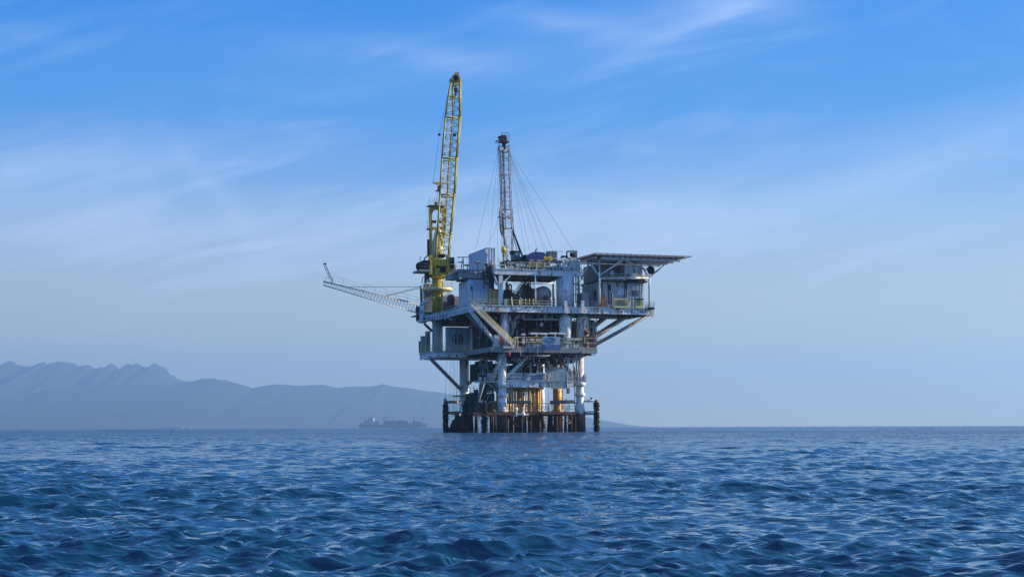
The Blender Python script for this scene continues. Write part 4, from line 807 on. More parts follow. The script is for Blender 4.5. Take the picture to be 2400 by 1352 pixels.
# container aligned with depth, left
def container(name, label, xl, xc, xr, y0, y1, v, m, ribs=True, cat='container'):
    u = U(xc, v); d = V(xl, u) - v; t = thing(name, label, cat, P((xl + xr) / 2, y1, v)); ue = U(xr, v); z0 = floor_z(pt((xc + xr) / 2, y1, v)[2], xc, y1, v); z1 = pt((xc + xr) / 2, y0, v)[2]
    b = MB(); b.box(u, v, z0, ue, v + d, z1)
    if ribs:
        n = int(d / .6)
        for i in range(1, n): b.box(u - .04, v + i * d / n - .08, z0 + .12, u, v + i * d / n + .08, z1 - .12)
        n = max(2, int((ue - u) / .5))
        for i in range(1, n): b.box(u + i * (ue - u) / n - .06, v - .04, z0 + .12, u + i * (ue - u) / n + .06, v, z1 - .12)
    b.build('body', G[m], t)
    b = MB()
    for a, c in ((u, v), (ue, v), (u, v + d)): b.box(a - .07, c - .07, z0, a + .07, c + .07, z1 + .03)
    b.box(u - .06, v - .06, z1, ue + .06, v + d + .06, z1 + .06); b.build('frame', G[m], t); return t, u, ue, d, z0, z1
container('shipping_container', 'upper pale blue ribbed container left of the drilling mast', 1101, 1143, 1163, 581, 633, 5.5, 'cont')
b = MB(); b.pbox(1139.5, 584, 1142.5, 592, 5.2, .1); solo(b, 'white_tag', G['bright'], 'small white panel on the edge of the upper container', 'panel')
t, u, ue, d, z0, z1 = container('equipment_building', 'pale blue panelled building on the main deck right of the crane', 1078, 1103, 1149, 656, 716, 6, 'tank', False, 'building')
b = MB()
for x in (1103, 1124, 1140): b.pbox(x - .6, 656, x + .6, 685, 5.92, .08)
b.pbox(1102, 684, 1149, 685.6, 5.9, .1); b.pbox(1102, 698, 1149, 699, 5.92, .08); b.build('trim', G['bright'], t)
for x0, x1 in ((1104, 1123), (1125, 1139), (1141, 1148.5)): b = MB(); b.pbox(x0, 657.5, x1, 683.5, 5.95, .04); b.build('wall_panel', G['panel'], t)
b = MB(); b.pbox(1106, 671, 1109.5, 678, 5.8, .2); b.tube(P(1109, 678, 5.7), P(1109, 716, 5.7), .06, n=5); b.build('wall_lamp', G['dark'], t)
b = MB(); b.pbox(1082, 655, 1106, 657.4, 8, 3); b.build('roof_unit', G['dark'], t)
t = thing('rusty_tank', 'rust brown upright tank right of the blue panelled building', 'tank', P(1162, 716, 4))
b = MB(); b.pbox(1150, 677, 1175, 716, 5, 3); b.build('body', G['rustb'], t); b = MB()
for x in (1150, 1159, 1171): b.pbox(x, 676, x + 2, 716, 4.85, .15)
b.build('rib', G['cream'], t)
# gas pipe column above (dark knotted pipes)
b = MB(); random.seed(3)
for i in range(16):
    x = 1134 + random.random() * 26; y = 615 + random.random() * 25; b.path([P(x, y, 3.6), P(x + random.uniform(-7, 9), y + random.uniform(8, 22), 3.6), P(x + random.uniform(0, 12), y + random.uniform(24, 45), 3.9)], random.uniform(.06, .16), 5)
b.pbox(1133, 637, 1138, 641, 3.4, .8); b.pbox(1144, 636, 1150, 640, 3.4, .8); b.pbox(1150, 650, 1160, 676, 5.4, 1.5); solo(b, 'hose_bundle', G['dark'], 'tangle of dark hoses hanging between the container and the rusty tank', 'hoses')
b = MB(); b.pbox(1133, 612, 1137, 636, 4, .4); b.pbox(1148, 608, 1152, 630, 4, .4)
for i in range(7): b.path([P(1138 + i * 4, 612 + (i % 3) * 4, 4), P(1138 + i * 4 + (i % 2) * 2, 636, 4)], .11, 5)
solo(b, 'valve_stack', G['dirty'], 'upright pale valve stack in front of the upper container', 'valves')
# davit frame on the left walkway of the drill deck
t = thing('davit', 'thin steel davit with a level arm standing left of the upper container', 'davit', P(1088, 632, 8)); b = MB()
for p, q_ in (((1076, 602), (1103, 602)), ((1088, 603), (1083, 631)), ((1088, 603), (1089, 631))): b.tube(P(*p, 8), P(*q_, 8), .09, n=5)
b.pbox(1075, 600.5, 1077, 604, 7.9, .3); b.pbox(1076, 612, 1088, 614, 7.9, .3); b.build('frame', G['grey'], t); b = MB(); b.rail([pt(1070, 632, 8.6), pt(1150, 632, 8.6)], h=1.4, r=.04, step=1.2); b.build('railing', G['railw'], PL)
b = MB(); b.pbox(1092, 619, 1103, 621, 8, 1); b.tube(P(1098, 621, 8.2), P(1098, 631, 8.2), .08, n=5); b.pbox(1117, 614, 1128, 616, 4.5, .6); b.tube(P(1122, 616, 4.7), P(1122, 633, 4.7), .08, n=5); solo(b, 'work_table', G['brown'], 'low brown table tops in front of the upper container', 'table')
# ------------------------------------------------------------------ main deck machinery under the drill deck
t = thing('horizontal_vessel', 'big round end of a horizontal grey drum on the main deck', 'pressure vessel', P(1277, 715, 5))
r = 19 * mpx(5, 1277); ax = (-s_, c_, 0)
b = MB(); b.lathe(P(1277, 690, 5), [(.05, -.95), (r * .4, -.85), (r * .75, -.55), (r * .95, -.2), (r, .1), (r, 7)], 32, axis=ax); b.build('drum', G['lilac'], t)
b = MB(); b.lathe(P(1277, 690, 5), [(r * 1.03, .5), (r * 1.03, .7)], 32, axis=ax); b.lathe(P(1280, 698, 4.1), [(.5, 0), (.5, .5)], 14, axis=ax); b.build('flange', G['rust'], t)
b = MB(); b.pbox(1261, 702, 1294, 716, 5.6, 3); b.build('cradle', G['white'], t)
t = thing('storage_tank', 'tall smooth blue upright tank in front of the drill deck', 'tank', P(1328, 715, 3.5))
b = MB(); b.pcyl(1327, 641, 715, 21, 3.6, 40); b.build('shell', G['tank'], t)
b = MB(); b.path([P(1351, 642, 1.8), P(1351, 712, 1.8)], .12, 8); b.path([P(1358, 640, 2.4), P(1358, 712, 2.4)], .22, 8); b.pbox(1348, 665, 1354, 668, 1.7, .6); b.pbox(1350, 690, 1362, 692, 1.7, .6); b.build('side_pipe', G['grey'], t)
b = MB(); b.pcyl(1327, 640, 641.5, 21.6, 3.6, 40); b.build('rim', G['bright'], t)
random.seed(12)
for nm, lab, xs_, yt, v, m in (('engine_block', 'dark upright engine left of centre below the drill deck', (1188, 1206), 672, 8, 'dark'), ('compressor', 'brown dark compressor beside the big drum', (1232, 1258), 664, 9, 'rust'), ('pump_unit', 'dark pump between the post and the stairs on the main deck', (1196, 1224), 690, 5, 'black'), ('generator', 'dark generator block behind the big drum', (1236, 1262), 696, 12, 'dark')):
    t = thing(nm, lab, 'machine', P(sum(xs_) / 2, 716, v)); b = MB(); x0, x1 = xs_; b.pbox(x0, yt + 14, x1, 716, v, 2.5)
    for i in range(6): x = x0 + random.random() * (x1 - x0 - 6); b.pbox(x, yt + random.random() * 16, x + 3 + random.random() * 6, 712, v - .3 - random.random() * .4, 2)
    b.build('body', G[m], t); b = MB()
    for i in range(7): x = x0 + random.random() * (x1 - x0); y = yt - 6 + random.random() * 22; b.path([P(x, 712, v - .9), P(x, y, v - .9), P(x + random.uniform(-8, 8), y, v - .9)], random.uniform(.06, .16), 6)
    b.build('pipes', G['wire' if m == 'black' else 'rust'], t)
b = MB()
for p in ([(1257, 645), (1257, 715)], [(1248, 665), (1300, 665)], [(1301, 665), (1301, 700)]): b.path([P(*q_, .9) for q_ in p], .13, 6)
solo(b, 'standpipe', G['bright'], 'white upright pipe with a cross pipe in front of the drill deck opening', 'pipe')
b = MB()
for i in range(4): b.tube(P(1225 + i * 9, 715, .25), P(1225 + i * 9, 700, .25), .07, n=5)
b.tube(P(1202, 717, -.1), P(1201, 696, -.1), .1, n=5); b.tube(P(1220, 717, -.1), P(1220, 702, -.1), .08, n=5); b.pbox(1185, 700, 1193, 716, 1.5, .5); solo(b, 'yellow_posts', G['cream'], 'row of short yellow posts along the main deck edge', 'posts')
# ------------------------------------------------------------------ accommodation block and helideck
av = 2.0; zA0 = zM; t = thing('accommodation_block', 'two storey ribbed white accommodation block under the helideck', 'building', P(1440, 718, av))
u = U(1406, av); ue = U(1510, av); d = V(1366, u) - av; zA1 = pt(1450, 662.5, av)[2]
b = MB(); b.box(u, av, zM, ue, av + d, zA1)
for i in range(1, 30): b.box(u + i * (ue - u) / 30 - .05, av - .05, zM + .1, u + i * (ue - u) / 30 + .05, av, zA1 - .1)
for i in range(1, 18): b.box(u - .05, av + i * d / 18 - .08, zM + .1, u, av + i * d / 18 + .08, zA1 - .1)
wl = b.build('wall', G['clad'], t)
b = MB(); b.pbox(1483, 681.5, 1497, 695, av - .12, .08); w_ = b.build('window', G['grey'], t); b = MB(); b.pbox(1484, 682.5, 1488.5, 694, av - .15, .04); b.build('pane', G['glass'], w_); b = MB(); b.pbox(1489.5, 682.5, 1496, 694, av - .15, .04); b.build('blind', G['bluecab'], w_)
b = MB(); b.pbox(1450, 679, 1464.5, 695, av - .14, .1); b.build('hatch', G['tank'], t, 'smooth pale blue hatch')
b = MB(); b.pbox(1466, 663, 1467.5, 700, av - .3, .2); b.pbox(1470, 663, 1471.6, 700, av - .3, .2); b.build('duct', G['dark'], t)
b = MB(); b.pbox(1428, 668, 1434, 682, av - .3, .3); b.pbox(1428, 688, 1430, 712, av - .2, .15); b.pbox(1434, 688, 1436, 712, av - .2, .15); b.pbox(1394, 680, 1399.5, 706, av + 1, .2); b.build('service_pipe', G['dark'], t)
b = MB(); b.pbox(1446, 663.5, 1452, 674, av - .09, .05); b.pbox(1412, 664, 1415, 700, av - .09, .05); b.pbox(1426, 664, 1428, 690, av - .09, .05); b.build('rust_streak', G['brown'], t)
b = MB(); b.pbox(1412, 698, 1423, 718, .8, .8); b.build('locker', G['brown'], t)
b = MB(); b.pbox(1366, 687, 1382, 718, 1.0, 3); b.build('side_locker', G['grey'], t)
# upper storey
z2 = pt(1450, 661, av)[2]; z3 = pt(1450, 616, av)[2]; uu = U(1408, 4)
b = MB(); b.box(u + .3, av + 2.8, zA1 + .3, ue - .3, av + d, z3 - .2); b.build('upper_wall', G['shade'], t, 'dark shaded upper storey wall')  # shade under the helideck is put into the dark wall colour
b = MB(); b.box(u - .15, av - .6, zA1, ue + .6, av + d + .2, zA1 + .28); b.build('upper_floor', G['dark'], t)
b = MB(); b.pbox(1466, 623, 1508, 659.5, av + .5, 2.7); b.build('upper_cabin', G['clad'], t, 'pale upper cabin with a round dark emblem')
b = MB(); b.pbox(1481, 628, 1496, 650, av + .42, .07); b.build('upper_door', G['tank'], t)
em = MB(); em.lathe(P(1488.5, 636.5, av + .4), [(.42, 0), (.42, .03)], 20, axis=(s_, -c_, 0)); em.build('emblem', G['banner'], t); b = MB(); b.text('S', P(1488.5, 640.4, av + .33), .95); b.build('lettering', G['ink'], t)
b = MB(); b.pbox(1471, 643, 1476, 650, av + .3, .2); b.build('lamp_box', G['black'], t); b = MB(); b.pbox(1449, 624, 1454, 626, av + 1.8, .4); b.build('gap_light_bar', G['bright'], t)  # last box: white bar put in for light seen through a gap
b = MB(); b.rail([(u, av - .5, zA1 + .28), (ue + .6, av - .5, zA1 + .28), (ue + .6, av + d, zA1 + .28)], h=1.3, r=.04, bars=(1, .66, .33)); b.build('railing', G['cream'], t)
b = MB(); b.pbox(1470, 655, 1514, 664, av - .8, .3)
for x in (1458, 1478, 1496): b.tube(P(x, 653, av - .9), P(x, 662, av - .9), .12, n=5)
b.build('balcony', G['dark'], t)
b = MB()
for x0, x1, y in ((1448, 1478, 0), (1490, 1510, 0)): pass
for x0, x1, lab, lines in ((1441, 1478, 'larger yellow sheet with black danger lettering on the deck rail', ('DANGER', 'POISONOUS GAS', 'HYDROGEN SULFIDE')), (1491, 1510, 'smaller crumpled yellow sheet on the rail nearest the right corner', ('DANGER', 'POISONOUS', 'GAS'))):
    t2 = thing('danger_sign', lab, 'sign', P((x0 + x1) / 2, 718, -.3), 'yellow danger sheets on the rail'); b = MB()
    b.pbox(x0, 701 + (x0 > 1480) * 2, x1, 718, -.3, .06); b.pbox(x0 - 1, 702, x0, 718, -.28, .5); b.build('sheet', G['signy'], t2)
    b = MB(); xm = (x0 + x1) / 2; wd = (x1 - x0 - 5) * mpx(0, xm)
    for i, s in enumerate(lines): b.text(s, P(xm, 707 + i * 4.9, -.36), .46, .015, wd * (.75 if i == 0 else 1))
    b.build('lettering', G['ink'], t2)
b = MB(); b.pbox(1490, 701.5, 1512, 703, -.5, .4); b.pbox(1479, 701, 1490, 702.4, -.4, .3); solo(b, 'rail_beam', G['dark'], 'short dark beam lying along the rail above the smaller yellow sheet', 'beam')
HD = thing('helideck', 'flat steel helicopter deck jutting out at the upper right of the platform', 'helideck', P(1500, 612, 4))
hv = -1.; hu0 = U(1397, hv); hu1 = U(1606, hv); hd = V(1356, hu0) - hv; hz = pt(1500, 601, hv)[2]
b = MB(); b.box(hu0, hv, hz - .12, hu1, hv + hd, hz + .12); b.build('deck_plate', G['lilac'], HD)
b = MB(); k = 1.4
cs = [(hu0, hv), (hu1, hv), (hu1, hv + hd), (hu0, hv + hd)]; csx = [(hu0 - .3, hv - .9), (hu1 + k, hv - .6), (hu1 + k, hv + hd + k), (hu0 - .6, hv + hd + k)]
for i in range(4):
    a, e, ax_, ex_ = cs[i], cs[(i + 1) % 4], csx[i], csx[(i + 1) % 4]; n = 16
    b.tube(Lc(*ax_, hz + .12), Lc(*ex_, hz + .12), .07, n=4)
    for j in range(n + 1): f_ = j / n; p = (a[0] + (e[0] - a[0]) * f_, a[1] + (e[1] - a[1]) * f_); q_ = (ax_[0] + (ex_[0] - ax_[0]) * f_, ax_[1] + (ex_[1] - ax_[1]) * f_); b.tube(Lc(*p, hz - .1), Lc(*q_, hz + .1), .06, n=4)
b.build('safety_net_frame', G['brown'], HD)
b = MB(); bu0, bu1 = U(1411, 0), U(1596, 0); zb1 = hz - .14
for v in (0., 3.3, 6.6, 9.9): b.box(bu0 + (0 if v == 0 else -.6), v, zb1 - .75, bu1, v + .25, zb1)
b.build('main_beam', G['tank'], HD)
b = MB()
for uq in np.arange(hu0 + .5, hu1 - .3, 1.25): b.box(uq, hv + .1, zb1 - .26, uq + .14, hv + hd - .1, zb1 + .01)
b.build('cross_joists', G['brown'], HD)
b = MB(); b.box(hu0 + .1, hv + .15, zb1 - .62, hu0 + .4, hv + hd, zb1 - .27); b.build('edge_beam', G['lilac'], HD)
for px in (1406.5, 1523.5): b = MB(); v = .6; w = 2.2 * mpx(v); uq = U(px, v); b.lathe(Lc(uq, v, zM), [(w * 1.1, 0), (w, hz - .9 - zM)], 14); b.build('support_column', G['girder'], HD)
for p, q_, v0, v1 in (((1409, 646), (1459, 613), .6, .3), ((1404, 645), (1385, 616), .6, 3), ((1527, 648), (1573, 616), .6, .3), ((1520, 648), (1510, 630), .6, 2.5), ((1470, 613), (1486, 622), .3, 2.5), ((1384, 617), (1364, 655), 5, 5), ((1516, 634), (1530, 624), .3, .3)):
    b = MB(); b.tube(P(*p, v0), P(*q_, v1), .19, n=10); b.build('strut', G['girder'], HD)
b = MB(); b.tube(P(1409, 653.5, .6), P(1522, 653.5, .6), .2, n=8); b.pbox(1515, 646, 1532, 650, .4, .4); b.build('tie_beam', G['girder'], HD)
b = MB()
for i in range(4): b.tube(P(1360 + i * 3, 628 + i * 9, 10), P(1374, 640 + i * 6, 10), .12, n=5)
b.build('back_bracing', G['railw'], HD)
for x, y, r_, m, lab in ((1528, 635, 9.5, 'black', 'large dark round dish at the right corner column under the helideck'), (1437, 641, 5.2, 'signw', 'small white round dish in the shade under the helideck'), (1404.5, 620, 4.2, 'signw', 'small white oval dish at the top of the left helideck column')):
    t2 = thing('dish_antenna', lab, 'antenna', P(x, y + r_, 0), 'round dishes under the helideck'); rr = r_ * mpx(0, x)
    b = MB(); vv = -.1 if x != 1437 else .2; b.lathe(P(x, y, vv - .15), [(.02, .22), (rr * .6, .16), (rr, 0), (rr * 1.0, .12), (rr * .6, .30), (.1, .36)][1:], 24, axis=(-s_, c_, 0)); b.build('dish', G[m], t2); b = MB(); b.tube(P(x, y, vv + .1), P(x - 3, y + 3, vv + .7), .07, n=5); b.build('bracket', G['grey'], t2)
# ------------------------------------------------------------------ cellar deck
for x, r_, lab, lean in ((1326, 14.5, 'left of the two domed white vessels below the main deck', 0), (1366, 14.5, 'right of the two domed white vessels, rust stained below', 0)):
    t = thing('domed_vessel', lab, 'pressure vessel', P(x, 812, 1.8), 'domed white vessels on the cellar deck'); r = r_ * mpx(2, x); zt = pt(x, 736, 2)[2]
    b = MB(); b.lathe(Lc(U(x, 2.), 2., zC), [(r, 0), (r, zt - zC - 1.25), (r * .94, zt - zC - .85), (r * .78, zt - zC - .45), (r * .5, zt - zC - .15), (r * .25, zt - zC), (.15, zt - zC + .05)], 32); b.build('shell', G['vessel'] if x < 1340 else G['dirty'], t)
    b = MB(); b.box(U(x - 2, -.4), -.45, zt - .1, U(x + 5, -.4), -.1, zt + 2.4); b.tube(Lc(U(x, 2.) , 2., zt), P(x + 1, 733, -.3), .12, n=6); b.build('nozzle_pipe', G['girder'], t)
b = MB(); b.lathe(P(1371, 787, -.1), [(.1, 0), (.35, .3), (.6, .9), (.65, 1.1)], 14, axis=(.5, -.3, .8)); b.path([P(1371, 790, -.1), P(1369, 812, -.1)], .15, 6); solo(b, 'vent_horn', G['rust'], 'brown horn shaped vent in front of the right domed vessel', 'vent')
# row of four machines with white flat hoods
protos = None
for i, (x0, x1) in enumerate(((1245, 1264.5), (1267, 1286), (1289, 1308), (1310.5, 1328))):
    lab = ('leftmost of the four flat white hoods over the rusty engines', 'second from left of the four flat white hoods', 'third from left of the four flat white hoods', 'rightmost of the four flat white hoods beside the vessels')[i]
    t = thing('hooded_engine', lab, 'engine', P((x0 + x1) / 2, 812, 1.5), 'engines under flat white hoods'); b = MB(); y = 779.5 + .8 * (i % 2); b.pbox(x0, y, x1, y + 4, .8, 1.6); b.build('hood', G['bright'], t)
    b = MB(); b.pbox(x0 + 8, 784, x0 + 13, 792, 1, .8); b.pbox(x0 + 2, 791, x1 - 1, 815, 1.2, 1.8); b.lathe(P(x0 + 10.5, 792, 1.2), [(.5, 0), (.45, .6), (.2, .7)], 12); b.build('engine', G['rust'], t)
b = MB(); b.pbox(1225, 794, 1272, 799, .5, .5); b.pbox(1225, 805, 1273, 811, .5, .6); b.pbox(1317, 793, 1364, 798, .5, .4); b.pbox(1317, 806, 1364, 812, .5, .5); b.pbox(1225, 800, 1272, 803, .9, .5); b.build('duct', G['dirty'], (t := thing('duct_bank', 'long pale horizontal ducts behind the cellar deck railing', 'duct', P(1290, 812, .5))))
for x0, x1 in ((1252, 1273), (1318, 1345)): b = MB(); b.pbox(x0, 801, x1, 803.6, .2, .3); b.build('yellow_pipe', G['signy'], t)
t = thing('banner', 'pale blue banner with an oval logo and dark blue lettered foot on the railing', 'banner', P(1294, 820, -.5))
b = MB(); b.pbox(1273, 789.5, 1315, 808.2, -.45, .05); b.build('cloth', G['banner'], t)
b = MB(); b.pbox(1273.5, 808.4, 1314.8, 820, -.45, .06); b.build('foot_band', G['bannerb'], t)
b = MB(); ce = pt(1294, 797.8, -.5); 
def ell(b, a_, h_, w0, t0, t1, n=26, tilt=-.18):
    pts = []
    for i in range(n + 1):
        th = t0 + (t1 - t0) * i / n; x = a_ * math.cos(th); z = h_ * math.sin(th); x2 = x * math.cos(tilt) - z * math.sin(tilt); z2 = x * math.sin(tilt) + z * math.cos(tilt); pts.append(Lc(ce[0] + x2, ce[1], ce[2] + z2))
    b.path(pts, w0, 5)
ell(b, 1.0, .50, .06, .2, 5.4); ell(b, .78, .38, .025, 3.6, 8.4); b.text('Gina', Lc(ce[0], ce[1], ce[2] - .12), .34, .01, .85); b.build('logo', G['bannerb'], t)
b = MB(); b.text('Platform Gina', P(1294.5, 813.6, -.5), .50, .012, 2.95); b.text('OCS P 0202', P(1294.5, 818.8, -.5), .46, .012, 2.2); b.build('lettering', G['banner'], t)
b = MB(); b.pbox(1223, 785, 1234, 814, .3, 1.2); b.pbox(1222, 781.5, 1233, 784, .1, 1.4); b.build('body', G['purple'], (t := thing('control_panel', 'maroon panel with white top at the foot of the long stairway', 'control panel', P(1228, 814, .3))))
b = MB(); b.pbox(1224, 781.5, 1233, 785, 0, .5); b.pbox(1226, 793, 1231, 806, .24, .05); b.build('cover', G['bright'], t)
b = MB(); b.pbox(1384, 789, 1396, 797, .4, 1.5); b.pbox(1386, 797, 1394, 812, .5, .4); b.tube(P(1392, 789, .8), P(1392, 780, .8), .06, n=5); b.pbox(1389, 785, 1393, 789, .5, .6); solo(b, 'winch_unit', G['purple'], 'maroon winch unit at the right end of the cellar deck', 'winch')
b = MB(); b.pbox(1206, 791, 1209, 806, .2, .3); b.pbox(1210, 791, 1215, 792.5, 0, .3); b.pbox(1210, 799, 1215, 800, 0, .3); b.pbox(1209, 790.5, 1210.2, 812, 0, .3); b.pbox(1215, 790.5, 1216.2, 812, 0, .3); solo(b, 'landing_gate', G['cream'], 'small cream yellow gate at the bottom of the long stairway', 'gate')
b = MB(); b.path([P(1221, 822, -.5), P(1221, 833, -.5), P(1222.5, 834, -.5), P(1290, 834, -.5)], .08, 6); b.path([P(1261, 820, -.5), P(1261, 834, -.5)], .06, 6); b.path([P(1294, 820, -.5), P(1294, 830, -.5)], .06, 6); solo(b, 'drain_pipe', G['grey'], 'thin grey pipe bent along below the cellar deck edge', 'pipe')
b = MB(); b.lathe(P(1194, 836, .2), [(.06, 0), (.22, .25), (.3, .8), (.2, 1.0), (.05, 1.2)], 12); solo(b, 'marker_buoy', G['mag'], 'small magenta buoy hanging under the cellar deck near the stairs', 'buoy')
b = MB(); b.pbox(1175, 790, 1182, 806, .6, .5); b.pbox(1176, 788, 1181, 790, .5, .6); solo(b, 'fire_cabinet', G['redo'], 'narrow orange cabinet behind the foot of the long stairway', 'cabinet')
b = MB(); b.pbox(1182, 811, 1206, 816, -.6, 1); b.pbox(1160, 785, 1172, 812, 1.2, 1.2); solo(b, 'stair_landing', G['girder'], 'blue landing platform at the foot of the long stairway', 'platform')
# dark machinery added so that the cellar deck looks deep in shade
random.seed(21)
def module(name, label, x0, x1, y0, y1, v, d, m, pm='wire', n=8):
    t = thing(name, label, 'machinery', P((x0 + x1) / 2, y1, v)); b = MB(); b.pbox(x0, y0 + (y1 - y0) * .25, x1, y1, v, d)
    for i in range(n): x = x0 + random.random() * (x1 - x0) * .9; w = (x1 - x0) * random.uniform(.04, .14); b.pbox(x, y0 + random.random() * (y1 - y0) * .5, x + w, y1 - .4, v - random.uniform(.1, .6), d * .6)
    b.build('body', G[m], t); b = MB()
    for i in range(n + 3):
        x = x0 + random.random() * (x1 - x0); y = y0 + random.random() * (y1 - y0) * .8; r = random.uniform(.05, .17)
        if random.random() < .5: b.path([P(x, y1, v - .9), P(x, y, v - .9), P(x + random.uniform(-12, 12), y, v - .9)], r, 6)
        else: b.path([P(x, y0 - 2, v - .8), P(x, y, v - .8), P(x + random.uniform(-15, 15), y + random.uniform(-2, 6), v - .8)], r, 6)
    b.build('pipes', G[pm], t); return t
module('dark_filler_mid', 'added dark machinery block in the middle of the cellar deck', 1210, 1270, 748, 812, 9, 5, 'black', 'lilac', 12)
module('dark_filler_vessel', 'added dark machinery behind the left domed vessel on the cellar deck', 1268, 1350, 746, 812, 11, 5, 'black', 'lilac', 12)
module('dark_filler_brace', 'added dark machinery behind the slanting brace left of the long stairway', 1125, 1180, 742, 812, 9, 5, 'dark', 'grey', 9)
module('dark_filler_stair', 'added dark machinery behind the foot of the long stairway', 1172, 1222, 752, 812, 6, 4, 'dark', 'tank', 11)
module('dark_filler_right', 'added dark pipework at the right end of the cellar deck', 1378, 1398, 756, 815, 5, 3, 'dark', 'railw', 8)
module('dark_filler_cabin', 'added dark pipework above the blue cabin on the left', 1046, 1120, 742, 762, 20, 4, 'dark', 'brown', 8)
module('dark_filler_left', 'added dark pipework under the main deck at the far left', 1000, 1060, 738, 750, 19, 3, 'dark', 'tank', 9)
b = MB(); b.box(U(1130, 20), 20, zC, U(1395, 20), 20.3, zMb - .1); b.box(U(1395, 12) - 4, 12, zC, U(1395, 12), 12.3, zMb - .4); solo(b, 'sky_block_wall', G['dark'], 'added dark wall blocking sky light at the back of the cellar deck', 'wall')  # dark wall added to keep sky light out behind the machinery
b = MB()
for p in ([(1228, 740), (1228, 749), (1310, 749)], [(1281, 736), (1281, 752)], [(1214, 738), (1214, 744), (1209, 745), (1209, 770)], [(1196, 738), (1198, 750)], [(1278, 736), (1277, 750)]): b.path([P(*q_, 1.3) for q_ in p], .16, 8)
b.pbox(1195, 744, 1199, 753, 1.1, .3); b.pbox(1210, 743, 1216, 746, 1.1, .5); b.pbox(1268, 757, 1275, 765, 1.6, .4); solo(b, 'hanging_pipes', G['lilac'], 'pale grey pipes hanging under the main deck above the white hoods', 'pipes')
# below the cellar deck
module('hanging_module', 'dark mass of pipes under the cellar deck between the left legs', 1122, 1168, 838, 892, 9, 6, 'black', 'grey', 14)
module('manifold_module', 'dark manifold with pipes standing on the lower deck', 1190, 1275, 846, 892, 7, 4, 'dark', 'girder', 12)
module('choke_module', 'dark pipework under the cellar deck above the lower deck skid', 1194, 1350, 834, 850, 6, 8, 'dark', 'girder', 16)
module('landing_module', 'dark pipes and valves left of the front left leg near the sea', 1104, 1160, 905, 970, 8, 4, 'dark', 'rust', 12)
b = MB(); b.pcyl(1284, 851, 893, 7, 4, 20); b.lathe(P(1284, 851, 4), [(.55, 0), (.5, .3), (.1, .5)], 16); solo(b, 'filter_vessel', G['dirty'], 'cream upright vessel left of the hanging mesh panel', 'vessel')
b = MB(); b.pcyl(1304, 848, 870, 6, 6, 16); b.pcyl(1316, 846, 866, 4, 6, 16); solo(b, 'rusty_filter', G['brown'], 'rust brown vessels behind the top of the mesh panel', 'vessel')
b = MB(); [b.lathe(P(1297, 838 + i * 3, .8), [(.55, 0), (.55, .15), (.4, .2)], 14) for i in range(12)]; solo(b, 'flexible_riser', G['black'], 'black ribbed hose curving down beside the mesh panel', 'hose')
b = MB()
for x0, y0, x1, y1 in ((1335, 838, 1332, 880), (1341, 838, 1352, 880), (1347, 835, 1345, 890), (1330, 838, 1333, 860), (1351, 838, 1356, 886), (1322, 840, 1326, 858)): b.tube(P(x0, y0, 1.5), P(x1, y1, 1.5), .13, n=6)
b.pbox(1340, 870, 1350, 892, 2.4, 1); solo(b, 'riser_pipes', G['dirty'], 'bundle of pale pipes beside the right front leg under the cellar deck', 'pipes')
b = MB(); b.pbox(1130, 879, 1135.5, 892, 1.5, .8); b.build('cabinet', G['dark'], (t := thing('notice_board', 'white ribbed board on the lower walkway by the stairs', 'sign', P(1148, 892, 1.2)))); b = MB(); b.pbox(1143.5, 874, 1153.5, 891, 1.2, .2); b.build('board', G['signw'], t)
b = MB(); [b.pbox(1144.5, 877 + i * 3, 1152.5, 878 + i * 3, 1.14, .05) for i in range(5)]; b.build('lettering', G['ink'], t)
b = MB(); b.lathe(P(1131, 888, 2), [(.3, -.6), (.45, -.3), (.45, .3), (.3, .6)], 14, axis=(c_, s_, 0)); solo(b, 'white_drum', G['tank'], 'small pale blue drum lying at the left end of the lower walkway', 'drum')
b = MB(); b.pbox(1369, 883, 1374.5, 897, 2, 1); b.pbox(1370, 880, 1373, 883, 2.2, .5); b.path([P(1368, 880, 2.4), P(1371, 876, 2.4), P(1376, 882, 2.4)], .06, 5); solo(b, 'junction_box', G['lilac'], 'small grey box fixed to the right front leg', 'box')
b = MB(); b.pbox(1331, 910, 1336.5, 923, 2, .6); solo(b, 'lamp_housing', G['grey'], 'small grey box hanging below the lower deck beside the mesh panel', 'box')
b = MB(); b.tube(P(1347, 860, .2), P(1348.5, 1003, .2), .08, n=6); b.tube(P(1285.5, 905, .2), P(1285.5, 970, .2), .04, n=4); solo(b, 'drop_pipe', G['dark'], 'thin dark pipe running straight down to the sea by the right leg', 'pipe')
t = thing('yellow_riser_guard', 'yellow barrel shaped guards at the waterline left of the front leg', 'riser guard', P(1162, 963, 8)); 
for x in (1155, 1166): b = MB(); b.lathe(P(x, 963, 8), [(.35, 0), (.5, .3), (.55, 1.2), (.35, 1.9)], 14); b.build('guard', G['yellow'], t)
